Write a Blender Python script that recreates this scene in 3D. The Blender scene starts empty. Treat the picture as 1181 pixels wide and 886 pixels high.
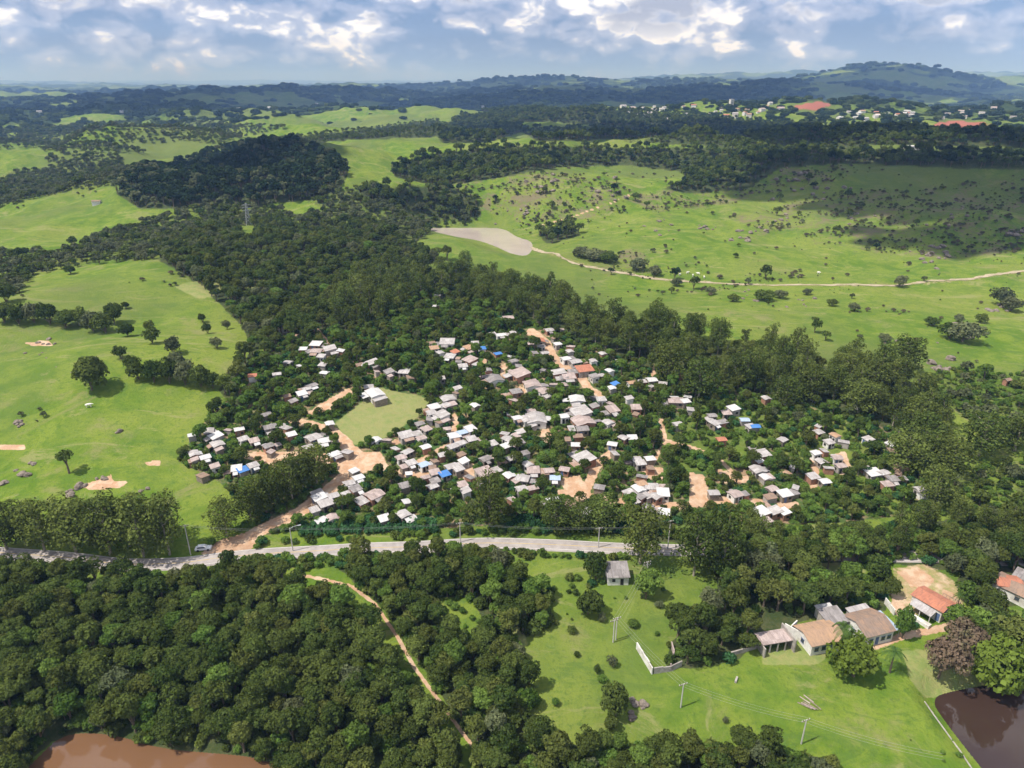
import bpy, math, random
import numpy as np
R = math.radians
rng = np.random.default_rng(7)
random.seed(7)
SC = bpy.context.scene
COL = SC.collection

# ---------------------------------------------------------------- camera
PITCH = R(23.2)
CAM = np.array([0.0, 0.0, 120.0])
FPX, CX, CY = 819.0, 590.5, 443.0
cam_d = bpy.data.cameras.new('camera')
cam_d.sensor_width = 36.0
cam_d.lens = FPX / 1181.0 * 36.0
cam_d.clip_start = 1.0
cam_d.clip_end = 150000.0
cam = bpy.data.objects.new('camera', cam_d)
cam.location = CAM
cam.rotation_euler = (math.pi / 2 - PITCH, 0, 0)
COL.objects.link(cam)
SC.camera = cam

# ---------------------------------------------------------------- world, sun, exposure
SUN_EL, SUN_AZ = R(60), R(-110)          # azimuth measured from +y towards +x
sdir = np.array([math.sin(SUN_AZ) * math.cos(SUN_EL), math.cos(SUN_AZ) * math.cos(SUN_EL), math.sin(SUN_EL)])
SKY_STRENGTH = 0.060
SUN_STRENGTH = 5.0
EXPOSURE = 0.27
HAZE_DENSITY = 1.0e-4

def N(nt, kind, **kw):
    n = nt.nodes.new(kind)
    for k, v in kw.items():
        if k.startswith('i_'):
            n.inputs[k[2:].replace('_', ' ')].default_value = v
        else:
            setattr(n, k, v)
    return n

def setin(nt, node, sock, val):
    s = node.inputs[sock]
    if isinstance(val, bpy.types.NodeSocket):
        nt.links.new(val, s)
    elif isinstance(val, (tuple, list)) and len(val) == 3 and s.type == 'RGBA':
        s.default_value = (*val, 1)
    else:
        s.default_value = val

def math_n(nt, op, a, b=0.0, c=None, clamp=False):
    n = nt.nodes.new('ShaderNodeMath'); n.operation = op; n.use_clamp = clamp
    setin(nt, n, 0, a); setin(nt, n, 1, b)
    if c is not None: setin(nt, n, 2, c)
    return n.outputs[0]

def mix_n(nt, fac, a, b, blend='MIX'):
    n = nt.nodes.new('ShaderNodeMix'); n.data_type = 'RGBA'; n.blend_type = blend
    setin(nt, n, 0, fac); setin(nt, n, 6, a); setin(nt, n, 7, b)
    return n.outputs[2]

def smooth_n(nt, v, lo, hi, a=0.0, b=1.0):
    n = nt.nodes.new('ShaderNodeMapRange'); n.interpolation_type = 'SMOOTHSTEP'
    setin(nt, n, 0, v)
    for i, q in enumerate((lo, hi, a, b)): setin(nt, n, i + 1, q)
    return n.outputs[0]

def noise_n(nt, vec, scale, detail=3.0, rough=0.55, dist=0.0):
    n = nt.nodes.new('ShaderNodeTexNoise')
    if vec is not None: nt.links.new(vec, n.inputs['Vector'])
    n.inputs['Scale'].default_value = scale; n.inputs['Detail'].default_value = detail
    n.inputs['Roughness'].default_value = rough; n.inputs['Distortion'].default_value = dist
    return n.outputs[0]

def vscale_n(nt, vec, s):
    n = nt.nodes.new('ShaderNodeVectorMath'); n.operation = 'MULTIPLY'
    nt.links.new(vec, n.inputs[0]); n.inputs[1].default_value = s
    return n.outputs[0]

world = bpy.data.worlds.new('World')
SC.world = world
world.use_nodes = True
wt = world.node_tree
wt.nodes.clear()
sky = N(wt, 'ShaderNodeTexSky', sky_type='NISHITA', sun_disc=False, sun_elevation=SUN_EL, sun_rotation=SUN_AZ,
        altitude=800.0, air_density=1.0, dust_density=1.6, ozone_density=1.4)
tc = N(wt, 'ShaderNodeTexCoord')
dirv = tc.outputs['Generated']
sep = N(wt, 'ShaderNodeSeparateXYZ'); wt.links.new(dirv, sep.inputs[0])
el = sep.outputs[2]
# cumulus: rounded heaps with white tops and grey bases, thinning into a pale veil near the horizon
cv = vscale_n(wt, dirv, (1.0, 1.0, 1.9))
warp = N(wt, 'ShaderNodeTexNoise'); wt.links.new(cv, warp.inputs['Vector']); warp.inputs['Scale'].default_value = 18.0; warp.inputs['Detail'].default_value = 3.0
wv = N(wt, 'ShaderNodeVectorMath', operation='MULTIPLY_ADD'); wt.links.new(warp.outputs[1], wv.inputs[0]); wv.inputs[1].default_value = (0.05, 0.05, 0.05); wt.links.new(cv, wv.inputs[2])
cw = wv.outputs[0]
big = noise_n(wt, cw, 7.0, 2.0, 0.5)
def billow(scale):
    vo = N(wt, 'ShaderNodeTexVoronoi', feature='F1'); wt.links.new(cw, vo.inputs['Vector'])
    vo.inputs['Scale'].default_value = scale
    return math_n(wt, 'SUBTRACT', 0.5, vo.outputs['Distance'])
b1, b2, b3 = billow(15.0), billow(34.0), billow(70.0)
fine = noise_n(wt, cw, 30.0, 6.0, 0.6)
mass = math_n(wt, 'MULTIPLY_ADD', b1, 0.34, math_n(wt, 'MULTIPLY_ADD', b2, 0.20, math_n(wt, 'MULTIPLY_ADD', b3, 0.10, big)))
mass = math_n(wt, 'MULTIPLY_ADD', math_n(wt, 'SUBTRACT', fine, 0.5), 0.35, mass)
lift = smooth_n(wt, el, 0.005, 0.085, -0.16, 0.13)
mass = math_n(wt, 'ADD', mass, lift)
veil = smooth_n(wt, mass, 0.36, 0.58)
puff = smooth_n(wt, mass, 0.54, 0.65)
base_sh = smooth_n(wt, noise_n(wt, vscale_n(wt, dirv, (1.0, 1.0, 3.2)), 7.0, 5.0, 0.5, 0.2), 0.45, 0.58)
base_sh = math_n(wt, 'MULTIPLY', base_sh, smooth_n(wt, el, 0.02, 0.08))
grey_top = smooth_n(wt, math_n(wt, 'MULTIPLY_ADD', base_sh, 0.1, mass), 0.60, 0.76)
sky_c = mix_n(wt, 0.6, sky.outputs[0], (3.4, 5.6, 11.5))
c1 = mix_n(wt, math_n(wt, 'MULTIPLY', veil, 0.8), sky_c, (8.6, 9.6, 12.8))
grey = mix_n(wt, math_n(wt, 'MULTIPLY', base_sh, grey_top), (17.5, 17.2, 17.6), (7.0, 7.8, 10.2))
c2 = mix_n(wt, math_n(wt, 'MULTIPLY', puff, 0.92), c1, grey)
c2 = mix_n(wt, 1.0, c2, smooth_n(wt, el, 0.0, 0.09, 1.4, 1.05), 'MULTIPLY')
bg = N(wt, 'ShaderNodeBackground')
wt.links.new(c2, bg.inputs[0])
bg.inputs[1].default_value = SKY_STRENGTH
wo = N(wt, 'ShaderNodeOutputWorld')
wt.links.new(bg.outputs[0], wo.inputs[0])

sun_d = bpy.data.lights.new('sun', 'SUN')
sun_d.energy = SUN_STRENGTH
sun_d.angle = R(0.53)
sun_d.color = (1.0, 0.95, 0.87)
sun = bpy.data.objects.new('sun', sun_d)
COL.objects.link(sun)
from mathutils import Vector
sun.rotation_euler = Vector(-sdir).to_track_quat('-Z', 'Y').to_euler()
sun.location = (-200, -100, 600)

SC.view_settings.view_transform = 'Standard'
SC.view_settings.look = 'None'
SC.view_settings.exposure = EXPOSURE
SC.view_settings.gamma = 1.0
SC.view_settings.use_curve_mapping = False
SC.render.engine = 'CYCLES'
cy = SC.cycles
cy.max_bounces = 5; cy.diffuse_bounces = 2; cy.glossy_bounces = 2; cy.transmission_bounces = 3
cy.volume_bounces = 0; cy.transparent_max_bounces = 6
cy.caustics_reflective = False; cy.caustics_refractive = False
cy.use_denoising = True
cy.denoiser = 'OPENIMAGEDENOISE'
cy.use_adaptive_sampling = True
cy.adaptive_threshold = 0.015
cy.sample_clamp_indirect = 6.0

# ---------------------------------------------------------------- projection and terrain height
cP, sP = math.cos(PITCH), math.sin(PITCH)

def ray(px, py):
    a = (px - CX) / FPX; b = -(py - CY) / FPX
    d = np.array([a, cP + b * sP, -sP + b * cP])
    return d / np.linalg.norm(d)

def project(x, y, z):
    vy, vz = y, z - CAM[2]
    f = vy * cP - vz * sP
    u = vy * sP + vz * cP
    f = np.where(f > 1.0, f, 1.0)
    return CX + FPX * x / f, CY - FPX * u / f, f

class Waves:
    def __init__(self, lam, seed, n=9):
        g = np.random.default_rng(seed)
        th = g.uniform(0, math.pi * 2, n)
        l = lam * g.uniform(0.55, 1.7, n)
        self.k = np.stack([np.cos(th), np.sin(th)], 1) * (2 * math.pi / l)[:, None]
        self.p = g.uniform(0, 6.28, n)
        self.a = l / l.mean() / math.sqrt(n) * 1.1
    def __call__(self, x, y):
        s = np.zeros_like(x)
        for (kx, ky), p, a in zip(self.k, self.p, self.a):
            s = s + a * np.sin(kx * x + ky * y + p)
        return s

W40, W120, W380 = Waves(45, 1), Waves(130, 2), Waves(380, 3)
W1200, W4500, W13k = Waves(1200, 4), Waves(4200, 5), Waves(12000, 6)

def ss(v, lo, hi):
    t = np.clip((v - lo) / (hi - lo), 0, 1)
    return t * t * (3 - 2 * t)

HILLS = [  # x, y, sigma x, sigma y, height
    (10, 300, 150, 75, 14), (-225, 440, 90, 70, 12), (-140, 245, 60, 55, 4), (-245, 680, 170, 110, 28),
    (-420, 1080, 240, 170, 42), (380, 860, 380, 190, 42), (900, 900, 330, 200, 30), (60, 900, 200, 130, 16),
    (-165, 262, 38, 30, 9), (-250, 345, 50, 32, 12), (-190, 395, 40, 28, 9), (750, 2050, 650, 330, 42), (-150, 1900, 700, 300, 30), (-1700, 4200, 900, 700, 38), (-900, 6500, 1500, 900, 15),
    (1500, 5200, 1000, 700, 70),
    (3420, 7300, 560, 600, 185), (2900, 7000, 700, 500, 75), (1500, 8800, 1700, 800, 150), (5300, 8000, 900, 700, 170),
    (9500, 16000, 2600, 1500, 260), (4000, 15000, 3000, 1500, 190),
]
WATER = []   # (world polygon, level, falloff)

def poly_sd(x, y, poly):
    """signed distance to a polygon, positive inside"""
    d2 = np.full(x.shape, 1e18); ins = np.zeros(x.shape, bool)
    n = len(poly)
    for i in range(n):
        ax, ay = poly[i]; bx, by = poly[(i + 1) % n]
        ex, ey = bx - ax, by - ay
        t = np.clip(((x - ax) * ex + (y - ay) * ey) / (ex * ex + ey * ey + 1e-9), 0, 1)
        d2 = np.minimum(d2, (x - ax - t * ex) ** 2 + (y - ay - t * ey) ** 2)
        c = (ay > y) != (by > y)
        ins ^= c & (x < (bx - ax) * (y - ay) / (by - ay + 1e-12) + ax)
    return np.where(ins, 1, -1) * np.sqrt(d2)

def H(x, y):
    x = np.asarray(x, float); y = np.asarray(y, float)
    d = np.hypot(x, y)
    z = np.zeros_like(d)
    for hx, hy, sx, sy, h in HILLS:
        z = z + h * np.exp(-0.5 * (((x - hx) / sx) ** 2 + ((y - hy) / sy) ** 2))
    z = z + W40(x, y) * (0.35 * ss(d, 90, 320) + 1.1 * ss(d, 420, 700)) + W120(x, y) * (0.5 + 3.0 * ss(d, 330, 600) + 4.5 * ss(d, 550, 900))
    z = z + W380(x, y) * 7.5 * ss(d, 420, 1300) + W1200(x, y) * 19 * ss(d, 1300, 3200)
    far = ss(d, 4000, 11000) * (0.55 + 0.45 * ss(x / (d + 1), -0.2, 0.35))
    z = z + (W4500(x, y) * 34 + 6) * far + (W13k(x, y) * 60) * ss(d, 11000, 24000)
    z = z - 3.0 * ss(-y + 118, 0, 40) * ss(d, 0, 60)
    for poly, lv, fo in WATER:
        p = np.array(poly)
        m = (x > p[:, 0].min() - fo) & (x < p[:, 0].max() + fo) & (y > p[:, 1].min() - fo) & (y < p[:, 1].max() + fo)
        if not m.any(): continue
        if z.ndim == 0:
            sd = poly_sd(x[None], y[None], poly)[0]
            k = ss(sd, -fo, 0.0); t = lv + np.where(sd > 0, -np.minimum(sd * 0.4, 1.5), -sd * 0.05 + 0.0)
            z = z * (1 - k) + t * k
        else:
            sd = poly_sd(x[m], y[m], poly)
            k = ss(sd, -fo, 0.0); t = lv + np.where(sd > 0, -np.minimum(sd * 0.4, 1.5), -sd * 0.05)
            z[m] = z[m] * (1 - k) + t * k
    return z

TT = np.concatenate([60 * 1.0035 ** np.arange(0, 1900)])
def P(px, py, lift=0.0):
    """ground point seen at a photo pixel"""
    d = ray(px, py)
    q = CAM + d * TT[:, None]
    g = q[:, 2] - H(q[:, 0], q[:, 1])
    i = np.argmax(g < 0)
    if g[i] >= 0: i = len(TT) - 1
    lo, hi = TT[max(i - 1, 0)], TT[i]
    for _ in range(3):
        tt = np.linspace(lo, hi, 9)
        q = CAM + d * tt[:, None]
        g = q[:, 2] - H(q[:, 0], q[:, 1])
        j = max(int(np.argmax(g < 0)), 1)
        lo, hi = tt[j - 1], tt[j]
    q = CAM + d * (lo + hi) / 2
    return np.array([q[0], q[1], float(H(q[0], q[1])) + lift])

def Pz(px, py, z):
    d = ray(px, py)
    return CAM + d * ((z - CAM[2]) / d[2])

def mpp(p):
    """metres per photo pixel at a point"""
    return float(project(*p)[2]) / FPX

for pxs, lv, fo in [
    ([(15, 905), (50, 868), (70, 850), (100, 845), (140, 850), (185, 864), (240, 869), (290, 873), (325, 884), (330, 905)], -2.6, 8.0),
    ([(1073, 806), (1100, 797), (1150, 789), (1230, 778), (1300, 905), (1148, 905), (1118, 868), (1090, 832)], -2.2, 6.0),
    ([(484, 263), (520, 263), (560, 263), (582, 264), (596, 274), (616, 279), (610, 296), (590, 293), (574, 285), (552, 277), (525, 273)], 3.0, 40.0),
    ([(-30, 182), (15, 178), (42, 178), (36, 187), (10, 189), (-30, 192)], 10.0, 90.0),
]:
    for _ in range(2):      # rounded banks
        pxs = [q for i in range(len(pxs)) for q in ((0.75 * pxs[i][0] + 0.25 * pxs[(i + 1) % len(pxs)][0], 0.75 * pxs[i][1] + 0.25 * pxs[(i + 1) % len(pxs)][1]), (0.25 * pxs[i][0] + 0.75 * pxs[(i + 1) % len(pxs)][0], 0.25 * pxs[i][1] + 0.75 * pxs[(i + 1) % len(pxs)][1]))]
    WATER.append(([tuple(Pz(a, b, lv)[:2]) for a, b in pxs], lv, fo))

# ---------------------------------------------------------------- land cover, drawn as outlines on the ground
GW, GH, GS, GO = 660, 443, 2.0, 70     # half resolution raster, with a margin left and right
gx, gy = np.meshgrid(np.arange(GW) * GS - GO, np.arange(GH) * GS)

def raster(polys):
    m = np.zeros((GH, GW), np.float32)
    for poly in polys:
        p = np.array(poly, float)
        x0 = max(int((p[:, 0].min() + GO) / GS), 0); x1 = min(int((p[:, 0].max() + GO) / GS) + 2, GW)
        y0 = max(int(p[:, 1].min() / GS), 0); y1 = min(int(p[:, 1].max() / GS) + 2, GH)
        if x1 <= x0 or y1 <= y0: continue
        X, Y = gx[y0:y1, x0:x1], gy[y0:y1, x0:x1]
        ins = np.zeros(X.shape, bool)
        for i in range(len(p)):
            ax, ay = p[i]; bx, by = p[(i + 1) % len(p)]
            c = (ay > Y) != (by > Y)
            ins ^= c & (X < (bx - ax) * (Y - ay) / (by - ay + 1e-12) + ax)
        m[y0:y1, x0:x1] = np.maximum(m[y0:y1, x0:x1], ins)
    return m

def lines_mask(lines):
    m = np.zeros((GH, GW), np.float32)
    for w, pts in lines:
        d = np.full((GH, GW), 1e9, np.float32)
        for (ax, ay), (bx, by) in zip(pts[:-1], pts[1:]):
            ex, ey = bx - ax, by - ay
            t = np.clip(((gx - ax) * ex + (gy - ay) * ey) / (ex * ex + ey * ey), 0, 1)
            d = np.minimum(d, np.hypot(gx - ax - t * ex, (gy - ay - t * ey) * 1.35))
        m = np.maximum(m, np.clip(w / 2 + 0.8 - d, 0, 1))
    return m

def look(m, px, py):
    u = np.clip((px + GO) / GS, 0, GW - 1.001); v = np.clip(py / GS, 0, GH - 1.001)
    i, j = u.astype(int), v.astype(int); a, b = u - i, v - j
    i2, j2 = np.minimum(i + 1, GW - 1), np.minimum(j + 1, GH - 1)
    return (m[j, i] * (1 - a) + m[j, i2] * a) * (1 - b) + (m[j2, i] * (1 - a) + m[j2, i2] * a) * b

def blur(m, n=1):
    for _ in range(n):
        q = np.pad(m, 1, mode='edge')
        m = (q[:-2, 1:-1] + q[2:, 1:-1] + q[1:-1, :-2] + q[1:-1, 2:] + q[1:-1, 1:-1] * 2) / 6
    return m

SHACKS = '''333,417,10,F 320,431,8,F 292,433,8,r 365,396,14,W 381,402,16,F 366,404,14,p 371,411,10,F 373,421,8,F 375,430,7,W 349,454,14,W 360,444,14,g 354,448,12,F 339,462,10,g 308,477,10,g 312,491,18,g 277,495,12,W
340,386,8,t 327,378,11,p 242,496,12,F 250,503,18,W 252,511,18,F 225,523,14,F 238,527,14,W 249,537,10,p 274,540,14,W 281,541,7,b 293,536,11,F 282,506,9,F 294,508,11,p 310,513,14,g 315,500,7,F 337,501,8,W 339,533,18,g 362,504,20,F 374,508,16,W
356,515,9,F 386,523,16,W 381,488,5,W 369,573,18,W 377,580,20,F 385,571,9,F 371,599,9,W 384,596,12,p 403,556,15,F 414,550,12,W 411,564,15,g 505,341,8,W 500,353,6,F 507,352,6,W 586,366,14,p 577,386,13,W 568,385,6,F 592,383,7,F
516,395,18,F 501,401,12,t 525,405,11,r 541,400,14,t 519,411,14,F 508,406,6,F 556,402,8,b 574,407,8,b 542,415,18,p 534,422,12,F 548,396,7,F 592,416,12,g 430,418,16,F 449,429,13,g 467,428,14,F 508,436,12,F 433,453,24,W 570,436,22,g
599,431,24,p 595,452,15,g 614,443,18,p 528,447,8,F 517,459,18,F 501,469,16,W 514,467,13,F 510,478,18,F 498,476,12,F 548,467,7,W 596,482,12,W 607,483,15,F 612,473,10,p 563,427,7,g 484,488,12,g 492,494,12,p 600,498,7,F 611,396,9,p
622,392,11,r 624,399,9,g 628,406,9,F 643,397,9,W 657,405,8,F 652,413,13,W 663,416,16,F 674,426,23,r 685,434,11,g 692,433,9,F 644,429,14,F 656,434,17,p 709,442,8,b 706,447,7,W 751,438,13,W 728,441,9,t 764,442,7,F 784,432,7,r 695,408,8,F
684,416,6,F 715,417,5,F 703,427,5,W 633,380,12,F 627,450,18,p 665,460,15,W 669,474,24,F 650,480,12,W 672,485,26,p 671,494,16,g 685,468,10,g 693,461,12,F 706,472,17,p 701,487,13,F 733,470,12,p 725,459,8,F 779,461,20,p 790,463,9,W
618,482,20,F 818,483,9,F 781,489,6,F 435,506,12,W 469,502,20,F 486,505,11,p 470,520,14,F 463,527,11,p 491,515,8,W 524,501,17,W 533,498,10,l 543,494,15,W 522,515,14,F 532,511,10,F 544,506,14,F 511,524,8,F 475,534,13,F 489,535,13,l 502,545,13,p
513,546,9,b 521,537,17,F 535,531,10,W 529,541,9,F 560,529,15,g 559,544,24,p 586,505,15,F 597,501,12,p 599,510,9,g 584,514,7,W 568,512,6,F 589,528,13,F 587,548,13,W 603,551,18,F 615,542,15,p 601,563,13,F 499,560,10,F 502,554,9,g 533,558,13,p
537,566,8,F 432,569,24,p 466,593,17,F 474,597,9,W 444,598,6,W 467,560,8,g 608,535,12,F 633,542,11,p 640,550,11,l 651,540,10,p 673,528,26,F 664,513,9,W 706,511,9,W 719,504,12,F 729,504,10,W 733,529,13,F 738,534,10,F 749,528,6,W 739,557,12,t
736,563,14,W 751,560,16,F 764,568,15,W 756,572,12,F 725,568,13,F 738,572,9,g 638,577,17,W 747,586,14,g 765,591,8,W 676,590,6,W 691,562,7,g 883,459,7,F 845,471,12,W 837,476,10,p 820,479,9,g 824,488,13,F 833,486,8,g 865,491,8,F 858,483,5,l
831,506,8,r 943,498,12,F 962,502,10,t 955,509,10,F 1000,506,10,F 1026,512,11,W 901,506,8,F 928,483,6,F 879,522,13,F 875,531,9,W 873,541,15,F 882,549,10,W 939,522,9,W 946,531,11,F 964,527,11,p 968,537,9,p 950,554,12,W 1006,544,14,W 1017,545,14,F
1028,552,13,g 1060,564,12,F 1064,569,8,g 904,569,18,W 889,563,11,p 847,569,17,p 822,568,8,F 877,589,17,W 892,588,15,F 903,590,9,W 905,544,10,t 989,464,6,g 870,491,6,b'''
SHACK_PX = [(float(t.split(',')[0]), float(t.split(',')[1]), float(t.split(',')[2])) for t in SHACKS.split()]

VILLAGE = [[(205, 532), (232, 490), (262, 462), (285, 425), (310, 398), (350, 378), (400, 385), (470, 350), (500, 340), (560, 355), (625, 375),
            (700, 405), (760, 432), (830, 448), (920, 462), (1010, 485), (1062, 525), (1085, 565), (1060, 592), (980, 602),
            (880, 606), (740, 606), (640, 602), (560, 606), (480, 611), (400, 614), (330, 612), (305, 618), (290, 592), (255, 557)]]
WOOD_FRONT = [[(-40, 668), (60, 668), (140, 672), (215, 668), (300, 660), (345, 676), (400, 698), (444, 745), (485, 805), (528, 868),
               (545, 930), (335, 930), (330, 888), (290, 878), (235, 872), (180, 866), (140, 852), (100, 848), (60, 856), (30, 880), (-40, 910)],
              [(-40, 885), (40, 880), (75, 895), (75, 930), (-40, 930)]]
WOOD_CENTRE = [[(385, 650), (440, 652), (480, 646), (560, 644), (590, 660), (632, 686), (638, 722), (604, 736), (598, 765), (620, 805), (606, 832),
                (640, 856), (720, 868), (800, 866), (880, 864), (955, 882), (1000, 912), (990, 970), (560, 970), (548, 868), (508, 800), (470, 745), (445, 705)]]
WOOD_CLEAR = [[(274, 264), (290, 258), (300, 278), (282, 284)], [(310, 236), (345, 231), (374, 242), (340, 250)], [(498, 690), (545, 690), (562, 725), (545, 752), (508, 730)], [(575, 800), (600, 795), (608, 812), (585, 830)]]
VERGE_LOW = [[(770, 636), (840, 640), (1000, 640), (1000, 655), (900, 664), (830, 660), (790, 650)]]
WOOD_RIGHT = [[(835, 642), (920, 640), (1000, 640), (1100, 638), (1260, 636), (1260, 655), (1110, 660), (1040, 652), (1000, 650), (930, 652), (860, 662)], [(822, 655), (880, 660), (930, 672), (985, 676), (1025, 690), (1022, 705), (965, 706), (905, 722), (880, 735), (850, 762), (800, 772), (768, 768),
               (772, 742), (806, 716), (832, 695)],
              [(1110, 655), (1200, 648), (1260, 660), (1260, 700), (1130, 700), (1100, 680)],
              [(1085, 720), (1130, 712), (1181, 715), (1260, 720), (1260, 765), (1185, 762), (1110, 745)]]
ROADSIDE = [[(735, 612), (830, 612), (900, 614), (1000, 612), (1090, 600), (1181, 596), (1260, 600), (1260, 640), (1181, 642), (1090, 640),
             (1000, 642), (940, 648), (860, 648), (800, 628), (735, 622)]]
EUCA = [[(372, 390), (400, 340), (440, 312), (520, 318), (600, 335), (700, 372), (800, 388), (900, 412), (1000, 432), (1050, 440), (1085, 470),
         (1095, 500), (1102, 535), (1095, 560), (1080, 575), (1066, 540), (1040, 510), (1010, 488), (920, 464), (830, 448), (760, 434), (700, 406), (625, 376),
         (560, 356), (500, 344), (468, 355), (420, 380)]]
MIXED_LEFT = [[(182, 300), (230, 268), (300, 262), (360, 255), (430, 262), (470, 285), (520, 300), (440, 315), (400, 345), (372, 390), (330, 395), (300, 402), (285, 430),
               (262, 462), (252, 450), (290, 405), (282, 380), (255, 352), (232, 335), (215, 318)]]
SCRUB = [[(-60, 300), (60, 290), (130, 270), (200, 245), (290, 236), (360, 222), (430, 216), (500, 224), (560, 244), (540, 262), (500, 264),
          (480, 282), (430, 262), (360, 255), (300, 262), (230, 268), (182, 300), (120, 304), (40, 318), (25, 340), (-60, 350)],
         [(-60, 205), (60, 190), (140, 180), (150, 195), (125, 215), (60, 225), (0, 240), (-60, 245)]]
GROVE = [[(132, 222), (150, 205), (215, 186), (285, 170), (345, 170), (392, 186), (402, 202), (388, 222), (330, 236), (250, 241), (160, 240)]]
FAR_LEFT = [[(-60, 146), (60, 148), (150, 140), (250, 142), (330, 148), (240, 168), (150, 178), (60, 190), (-60, 200)]]
MIDWOOD = [[(540, 124), (640, 122), (760, 130), (900, 142), (1000, 146), (1060, 150), (1240, 158), (1240, 172), (1000, 166), (860, 160), (740, 146), (600, 140)], [(450, 190), (500, 178), (560, 170), (640, 168), (740, 172), (860, 172), (1000, 172), (1240, 184), (1240, 196), (1100, 194), (980, 188), (900, 194),
            (862, 218), (800, 224), (765, 218), (800, 200), (720, 190), (640, 194), (560, 208), (500, 214), (456, 204)],
           [(500, 150), (530, 134), (580, 132), (610, 150), (560, 165), (510, 165)], [(600, 150), (760, 146), (900, 150), (900, 158), (740, 160), (620, 164)],
           [(410, 218), (520, 214), (552, 232), (556, 250), (520, 252), (440, 238)], [(620, 268), (660, 262), (672, 272), (630, 282)]]
PLANTATION = [[(235, 172), (340, 158), (430, 148), (500, 138), (540, 150), (500, 158), (400, 162), (300, 170)], [(720, 164), (860, 152), (1000, 152), (1000, 168), (860, 170)]]
SCRUB_RIGHT = [[(1060, 440), (1100, 425), (1181, 432), (1260, 440), (1260, 520), (1181, 515), (1150, 520), (1120, 490)],
               [(1090, 545), (1181, 530), (1260, 540), (1260, 600), (1181, 596), (1090, 600), (1070, 590)]]
ROCKY = [[(470, 215), (560, 205), (640, 198), (700, 205), (740, 225), (700, 245), (640, 262), (610, 262), (560, 246)],
         [(720, 225), (800, 215), (870, 200), (900, 182), (960, 185), (985, 200), (960, 212), (880, 222), (820, 240), (760, 250)],
         [(840, 250), (960, 225), (1181, 205), (1181, 290), (1080, 300), (980, 290), (880, 270)],
         [(660, 285), (740, 290), (760, 315), (700, 318)]]
DRY = [[(381, 492), (438, 447), (497, 460), (484, 480), (434, 511), (400, 513)],
       [(1040, 752), (1070, 748), (1181, 768), (1260, 775), (1260, 785), (1150, 793), (1100, 800), (1068, 806), (1050, 785)],
       [(880, 750), (930, 742), (958, 755), (940, 768), (880, 768)], [(935, 650), (985, 650), (1002, 660), (960, 664)],
       [(1035, 656), (1065, 650), (1100, 672), (1115, 692), (1080, 708), (1030, 704)],
       [(560, 735), (600, 722), (610, 745), (580, 752)],
       [(200, 330), (330, 300), (330, 330), (230, 345)]]
DIRT = [[(388, 504), (402, 508), (418, 520), (440, 522), (446, 534), (424, 544), (402, 554), (388, 542), (378, 530), (394, 522)],
        [(274, 526), (300, 520), (345, 521), (380, 524), (385, 536), (340, 530), (322, 541), (300, 534)],
        [(228, 640), (256, 622), (285, 614), (300, 622), (282, 640)], [(366, 468), (402, 447), (410, 455), (392, 470), (378, 481), (352, 478)],
        [(530, 540), (546, 535), (548, 555), (536, 556)], [(618, 498), (632, 494), (640, 508), (630, 512)], [(795, 545), (812, 548), (822, 580), (795, 582)],
        [(825, 540), (870, 552), (850, 560), (835, 556)], [(895, 580), (922, 580), (922, 587), (900, 588)], [(1030, 536), (1050, 534), (1048, 545), (1032, 546)],
        [(645, 552), (668, 548), (680, 570), (655, 575)], [(740, 540), (765, 540), (765, 555), (745, 552)], [(750, 436), (754, 420), (758, 436)],
        [(960, 525), (975, 520), (985, 548), (970, 550)], [(1035, 660), (1058, 654), (1078, 668), (1070, 678), (1050, 676)], [(1086, 680), (1100, 684), (1114, 702), (1092, 708)], [(1030, 690), (1046, 700), (1040, 712), (1026, 706)],
        [(0, 512), (30, 513), (30, 518), (0, 519)], [(92, 562), (108, 555), (128, 548), (132, 556), (148, 555), (140, 562), (110, 566)], [(166, 533), (184, 531), (186, 536), (170, 538)],
        [(838, 648), (864, 645), (880, 654), (852, 656)], [(30, 396), (55, 392), (62, 399), (40, 400)]]
RED = [[(1075, 143), (1100, 139), (1150, 143), (1118, 153), (1080, 150)], [(915, 122), (945, 117), (962, 121), (945, 126), (918, 127)]]
STREETS = [
    (16.2, [(258, 636), (300, 612), (345, 592), (372, 572), (395, 552)]),
    (8.8, [(402, 510), (386, 497), (360, 489), (335, 485)]),
    (10.0, [(435, 536), (468, 548), (492, 548)]), (6.2, [(480, 534), (505, 520), (525, 510), (546, 500)]), (6.2, [(522, 500), (526, 488), (524, 480)]),
    (6.2, [(446, 512), (468, 508), (484, 500)]),
    (10.0, [(613, 382), (630, 395), (637, 410), (652, 424), (672, 438), (680, 450), (692, 456)]), (7.5, [(610, 384), (622, 388)]),
    (5.0, [(574, 424), (582, 422), (579, 432), (592, 443), (606, 452)]),
    (10.0, [(648, 568), (680, 572), (720, 580), (760, 583), (800, 583), (832, 577), (880, 580)]), (11.2, [(672, 573), (682, 552), (687, 538), (703, 524)]),
    (5.0, [(762, 484), (767, 508), (800, 517), (828, 528), (846, 546)]), (7.5, [(936, 524), (941, 545), (938, 562)]),
    (3.8, [(412, 437), (440, 434)]), (5.0, [(365, 380), (372, 388), (378, 396)]), (5.0, [(558, 418), (566, 408)]), (3.8, [(750, 540), (766, 512)]),
]
TRACKS = [
    (4.0, [(345, 663), (372, 668), (405, 676), (432, 696), (458, 734), (478, 770), (506, 808), (528, 838), (546, 862)]),
    (11, [(985, 752), (1010, 745), (1040, 734), (1070, 728), (1098, 722)]),
    (1.6, [(620, 262), (660, 250), (700, 236), (735, 222)]),
]
FAINT = [(4, [(716, 722), (728, 700), (742, 668)]), (3, [(707, 742), (718, 758), (750, 790), (785, 815)]), (3, [(610, 742), (660, 748), (705, 740)])]

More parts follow.
